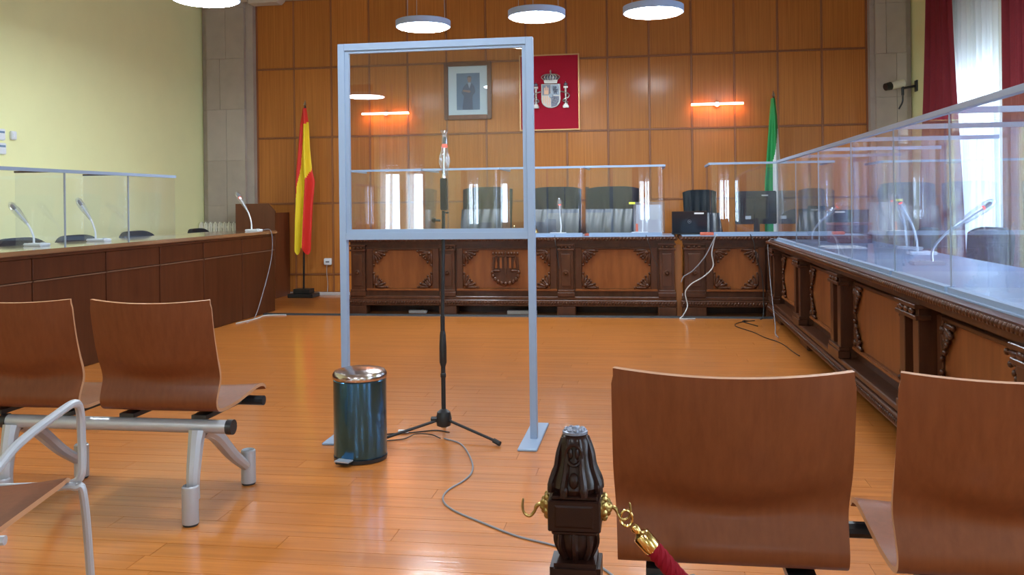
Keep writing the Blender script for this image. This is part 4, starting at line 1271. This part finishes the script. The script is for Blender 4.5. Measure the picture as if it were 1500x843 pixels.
desk_mic('wrapped white microphone beyond the tall divider on the side desk', (1.88, 6.55, .80), R(180), .12, .40, led=True)

# ------------------------------------------------------------------ things on the carved desks
t = thing('laptop', 'open black laptop seen from behind on the short carved desk', 'laptop', (.43, 9.72, ZT))
b = MB(); b.box(-.185, .185, -.02, .24, 0, .02); b.bevel(.004, 1); b.build('base', M['black'], t)
b = MB(); mt = Matrix.Translation((0, -.02, .02)) @ Matrix.Rotation(R(12), 4, 'X')
b.box(-.185, .185, -.008, .0, 0, .235, mt); ld = b.build('lid', M['screen'], t)
b = MB(); b.box(.05, .15, -.0095, -.0081, .205, .222, mt); b.build('label', M['paper'], ld)
b = MB(); b.tube([mt @ Vector((.018 * math.cos(2 * PI * k / 20), -.0088, .125 + .018 * math.sin(2 * PI * k / 20))) for k in range(20)], .0016, 5, closed=True)
b.box(-.010, .010, -.0092, -.0082, .122, .128, mt); b.build('emblem', M['cable_grey'], ld)

t = thing('monitor', 'black desktop monitor seen from behind through the clear screen', 'monitor', (1.15, 9.95, ZT), R(4))
b = MB(); b.box(-.22, .22, -.03, .01, .10, .46); b.bevel(.008, 2); bd = b.build('housing', M['screen'], t)
b = MB(); b.box(-.13, .13, -.055, -.0301, .15, .38); b.bevel(.01, 2); b.build('rear_cover', M['black'], bd)
b = MB(); b.box(.06, .13, -.034, -.0302, .405, .418); b.build('label', M['cable_white'], bd)
b = MB(); b.box(-.12, -.06, -.0585, -.0552, .155, .19); b.build('port_panel', M['alu'], bd)
b = MB(); b.box(-.03, .03, -.07, -.04, .015, .20); b.build('stand', M['black'], t)
b = MB(); b.box(-.12, .12, -.12, .08, 0, .015); b.bevel(.004, 1); b.build('stand_base', M['black'], t)

b = MB(); b.box(-.22, .22, -.14, .14, 0, .018); b.bevel(.003)
tag(b.build('folder', M['redfolder'], loc=(-.46, 9.62, ZT)), 'flat red folder on the carved desk before the leather chair', 'folder')
b = MB(); b.box(-.07, .07, -.06, .06, 0, .03); b.bevel(.004)
tag(b.build('box', M['redfolder'], loc=(.60, 9.48, ZT)), 'small orange red box beside the laptop', 'box')

t = thing('document_stand', 'clear stand holding white papers with a yellow tag on the carved desk', 'papers', (-.02, 10.08, ZT))
b = MB(); mt = Matrix.Rotation(R(-12), 4, 'X')
b.box(-.12, .16, 0, .006, 0.0, .33, mt); b.build('paper', M['paper'], t)
b = MB(); b.box(-.15, .18, -.012, -.008, .0, .36, mt); b.build('clear_front', M['film'], t)
b = MB(); b.box(-.15, .18, -.10, .10, 0, .006); b.build('foot', M['film'], t)
b = MB(); b.box(-.20, -.13, -.016, -.013, .335, .36, mt); b.build('tag', M['yellowtag'], t)
b = MB(); b.box(-.125, -.10, -.016, -.013, .02, .11, mt); b.build('marker', M['redfolder'], t)

t = thing('desk_bell', 'small brass bell standing on the carved desk next to the glass frame post', 'bell', (-1.27, 9.97, ZT))
b = MB(); b.lathe([(.042, 0), (.043, .006), (.036, .035), (.028, .06), (.012, .07)], n=18); b.build('bell', M['brass'], t, smooth=True)
b = MB(); b.lathe([(.007, .07), (.006, .085), (.012, .095), (.006, .108)], n=12); b.build('handle', M['brass'], t, smooth=True)
t = thing('desk_bell', 'small brass bell seen through the bottom corner of the standing glass', 'bell', (-1.50, 9.90, ZT))
b = MB(); b.lathe([(.042, 0), (.043, .006), (.036, .035), (.028, .06), (.012, .07)], n=18); b.build('bell', M['brass'], t, smooth=True)
b = MB(); b.lathe([(.007, .07), (.006, .085), (.012, .095), (.006, .108)], n=12); b.build('handle', M['brass'], t, smooth=True)
b = MB(); b.box(-.06, .06, -.04, .04, 0, .012); b.bevel(.002)
tag(b.build('notepad', M['paper'], loc=(-1.16, 9.9, ZT)), 'small white notepad between the brass bell and the microphone base', 'notepad')

# things on the side desk
b = MB(); b.box(-.15, .15, -.21, .21, 0, .006)
tag(b.build('paper_sheet', M['paper'], loc=(1.55, 7.55, .80)), 'white paper sheet on the side desk near its far end', 'paper')
t = thing('document_box', 'dark red document box on the side desk under the white curtain', 'box', (1.78, 8.35, .80), R(8))
b = MB(); b.box(-.16, .16, -.12, .12, 0, .16); b.bevel(.004); b.build('body', M['drape'], t)
b = MB(); b.box(-.165, .165, -.125, .125, .161, .18); b.build('lid', M['redfolder'], t)
t = thing('small_monitor', 'dark screen with a pale label behind the far side desk screens', 'monitor', (1.70, 8.80, .80), R(-8))
b = MB(); b.box(-.20, .20, -.02, .02, .05, .33); b.bevel(.006); hs_ = b.build('housing', M['screen'], t)
b = MB(); b.box(-.17, -.10, -.023, -.0201, .285, .30); b.build('label', M['cable_white'], hs_)
b = MB(); b.box(-.03, .03, -.03, .03, .012, .06); b.box(-.1, .1, -.08, .08, 0, .012); b.build('stand', M['black'], t)

# ------------------------------------------------------------------ cables
def cable(name, lab, pts, r, mat, cat='cable', n=8):
    P = curve(pts, n); o = Vector(P[0])
    b = MB(); b.tube([p - o for p in P], r, 6)
    return tag(b.build(name, mat, smooth=True, loc=o), lab, cat)

G = .004
cable('floor_cable', 'grey microphone cable snaking over the parquet toward the foreground', [(-1.04, 4.40, G), (-.93, 4.30, G), (-.83, 4.05, G), (-.79, 3.87, G), (-.80, 3.74, G), (-.84, 3.60, G), (-.83, 3.48, G), (-.76, 3.37, G), (-.62, 3.25, G), (-.48, 3.14, G), (-.34, 3.07, G), (-.22, 2.98, G), (-.02, 2.70, G), (.2, 2.55, G)], .004, M['cable_grey'])
cable('floor_cable', 'thin dark cable loop on the parquet between bin and stand', [(-1.04, 4.52, G), (-1.12, 4.55, G), (-1.22, 4.50, G), (-1.33, 4.46, G), (-1.45, 4.40, G), (-1.5, 4.6, G)], .0035, M['black'])
cable('floor_cable', 'second thin dark cable crossing under the stand leg', [(-1.06, 4.40, G), (-1.12, 4.44, G + .007), (-1.20, 4.44, G + .007), (-1.25, 4.36, G), (-1.40, 4.30, G)], .003, M['black'])
t = MB(); t.box(-.026, .026, -.008, .008, 0, .012); tag(t.build('cable_plug', M['white'], loc=(-1.275, 4.475, 0.0085)), 'small pale plug lying on the cable behind the bin', 'plug')
b = MB(); b.prism([(-.05, 0), (.05, 0), (.03, .014), (-.03, .014)], 0, 5.4, 'yz')
tag(b.build('cable_cover', M['rubber'], loc=(-4.18, 9.21, 0)), 'long black rubber cable cover strip in front of the carved desks', 'cable cover')
cable('white_cable', 'white cable hanging from the short carved desk in a loop to the floor', [(.69, 9.30, .845), (.66, 9.245, .80), (.63, 9.235, .66), (.64, 9.235, .52), (.55, 9.235, .42), (.42, 9.235, .34), (.36, 9.235, .25), (.38, 9.225, .12), (.33, 9.14, .03), (.30, 9.10, .005), (.36, 9.07, .005), (.45, 9.10, .005)], .006, M['cable_white'])
cable('grey_cable', 'grey cable slanting across the carved pilaster by the laptop', [(.68, 9.29, .842), (.65, 9.235, .79), (.56, 9.235, .62), (.44, 9.235, .48), (.35, 9.235, .42), (.32, 9.235, .36)], .006, M['cable_grey'])
cable('black_cable', 'black cable hanging at the corner where the two desks meet', [(1.02, 9.30, .842), (1.045, 9.235, .77), (1.07, 9.235, .60), (1.12, 9.235, .45), (1.13, 9.2, .2), (1.10, 9.12, .006), (.9, 8.95, .006), (1.0, 8.6, .006)], .005, M['black'])
cable('black_cable', 'thin black cable below the microphone beside the bell', [(-.98, 9.32, .842), (-.97, 9.235, .78), (-.95, 9.235, .66), (-.93, 9.235, .5)], .0035, M['black'])
cable('black_cable', 'thin black cable below the microphone by the papers', [(-.03, 9.32, .842), (-.01, 9.235, .78), (.03, 9.235, .64), (.08, 9.235, .52)], .0035, M['black'])
cable('grey_cable', 'pale thin cable hanging down the front of the side desk', [(1.24, 8.95, .812), (1.15, 8.93, .78), (1.15, 8.86, .5), (1.145, 8.7, .3), (1.12, 8.3, .06), (1.10, 8.15, .006), (1.09, 7.9, .006)], .0045, M['cable_grey'])
cable('grey_cable', 'pale cable hanging from the plain desk end to the floor', [(-4.27, 9.38, .925), (-4.165, 9.38, .90), (-4.16, 9.36, .6), (-4.16, 9.1, .2), (-4.13, 8.85, .006), (-4.05, 8.5, .006)], .0045, M['cable_grey'])
cable('grey_cable', 'grey cable on the floor curving away from the plain desk end', [(-4.14, 8.45, .005), (-4.10, 8.8, .005), (-4.12, 9.05, .005), (-4.05, 9.13, .005), (-3.9, 9.14, .005)], .006, M['cable_white'])
cable('black_cable', 'dark tangled floor cable near the side desk foot', [(1.02, 9.0, .005), (.86, 8.85, .005), (.80, 8.6, .005), (.92, 8.2, .005), (.98, 7.9, .005), (1.07, 7.6, .005), (1.10, 7.2, .005), (1.12, 7.0, .005)], .004, M['black'])

t = thing('wall_socket', 'white wall socket with a hanging cord right of the red and yellow flag', 'socket', (-4.205, YB - .013, .40))
b = MB(); b.box(-.05, .05, -.045, 0, 0, .085); b.bevel(.006, 2); b.build('box', M['white'], t)
b = MB(); b.box(-.025, .025, -.047, -.0452, .03, .05); b.build('slot', M['cable_grey'], t)
b = MB(); b.tube(curve([(-.01, -.035, .005), (-.012, -.04, -.1), (.0, -.04, -.25), (-.005, -.045, -.36)], 6), .004, 6); b.build('cord', M['cable_white'], t, smooth=True)

# power strips and small clutter under the carved desk
t = thing('power_strip', 'white power strip on the floor under the carved desk crest panel', 'power strip', (-1.35, 9.40, 0))
b = MB(); b.box(-.16, .16, -.03, .03, 0, .04); b.bevel(.005); b.build('body', M['cable_white'], t)
for k in range(4):
    b = MB(); b.lathe([(.018, 0), (.018, .004)], c=(-.11 + k * .072, 0, .0401), n=12); b.build('socket', M['cable_grey'], t)
t = thing('power_strip', 'white power strip on the floor under the carved panel nearest the flag', 'power strip', (-2.5, 9.42, 0))
b = MB(); b.box(-.10, .10, -.03, .03, 0, .035); b.bevel(.005); b.build('body', M['cable_white'], t)
for k in range(2):
    b = MB(); b.lathe([(.018, 0), (.018, .004)], c=(-.05 + k * .1, 0, .0351), n=12); b.build('socket', M['cable_grey'], t)

# ------------------------------------------------------------------ wall camera
t = thing('security_camera', 'white and black security camera on a bracket beside the red drape', 'camera', (XR, 10.98, 2.42))
b = MB(); b.box(-.02, 0, -.04, .04, .02, .15); b.bevel(.004); b.build('wall_plate', M['blackmetal'], t)
b = MB(); b.tube([(-.02, 0, .085), (-.16, -.0, .06)], .014, 8); b.tube([(-.16, 0, .08), (-.16, 0, -.02)], .016, 8); b.build('bracket', M['blackmetal'], t, smooth=True)
b = MB(); b.tube(curve([(-.16, 0, -.02), (-.165, .0, -.10), (-.20, .02, -.18)], 5), .009, 6); b.build('cord', M['blackmetal'], t, smooth=True)
b = MB(); dd = Vector((-.21, -.09, -.05)); b.tube([Vector((-.15, .02, .125)), Vector((-.15, .02, .125)) + dd * .75], .048, 12); b.build('housing', M['offwhite'], t, smooth=True)
b = MB(); b.tube([Vector((-.15, .02, .125)) + dd * .75, Vector((-.15, .02, .125)) + dd * 1.05], [.05, .044], 12); b.build('lens_hood', M['black'], t, smooth=True)
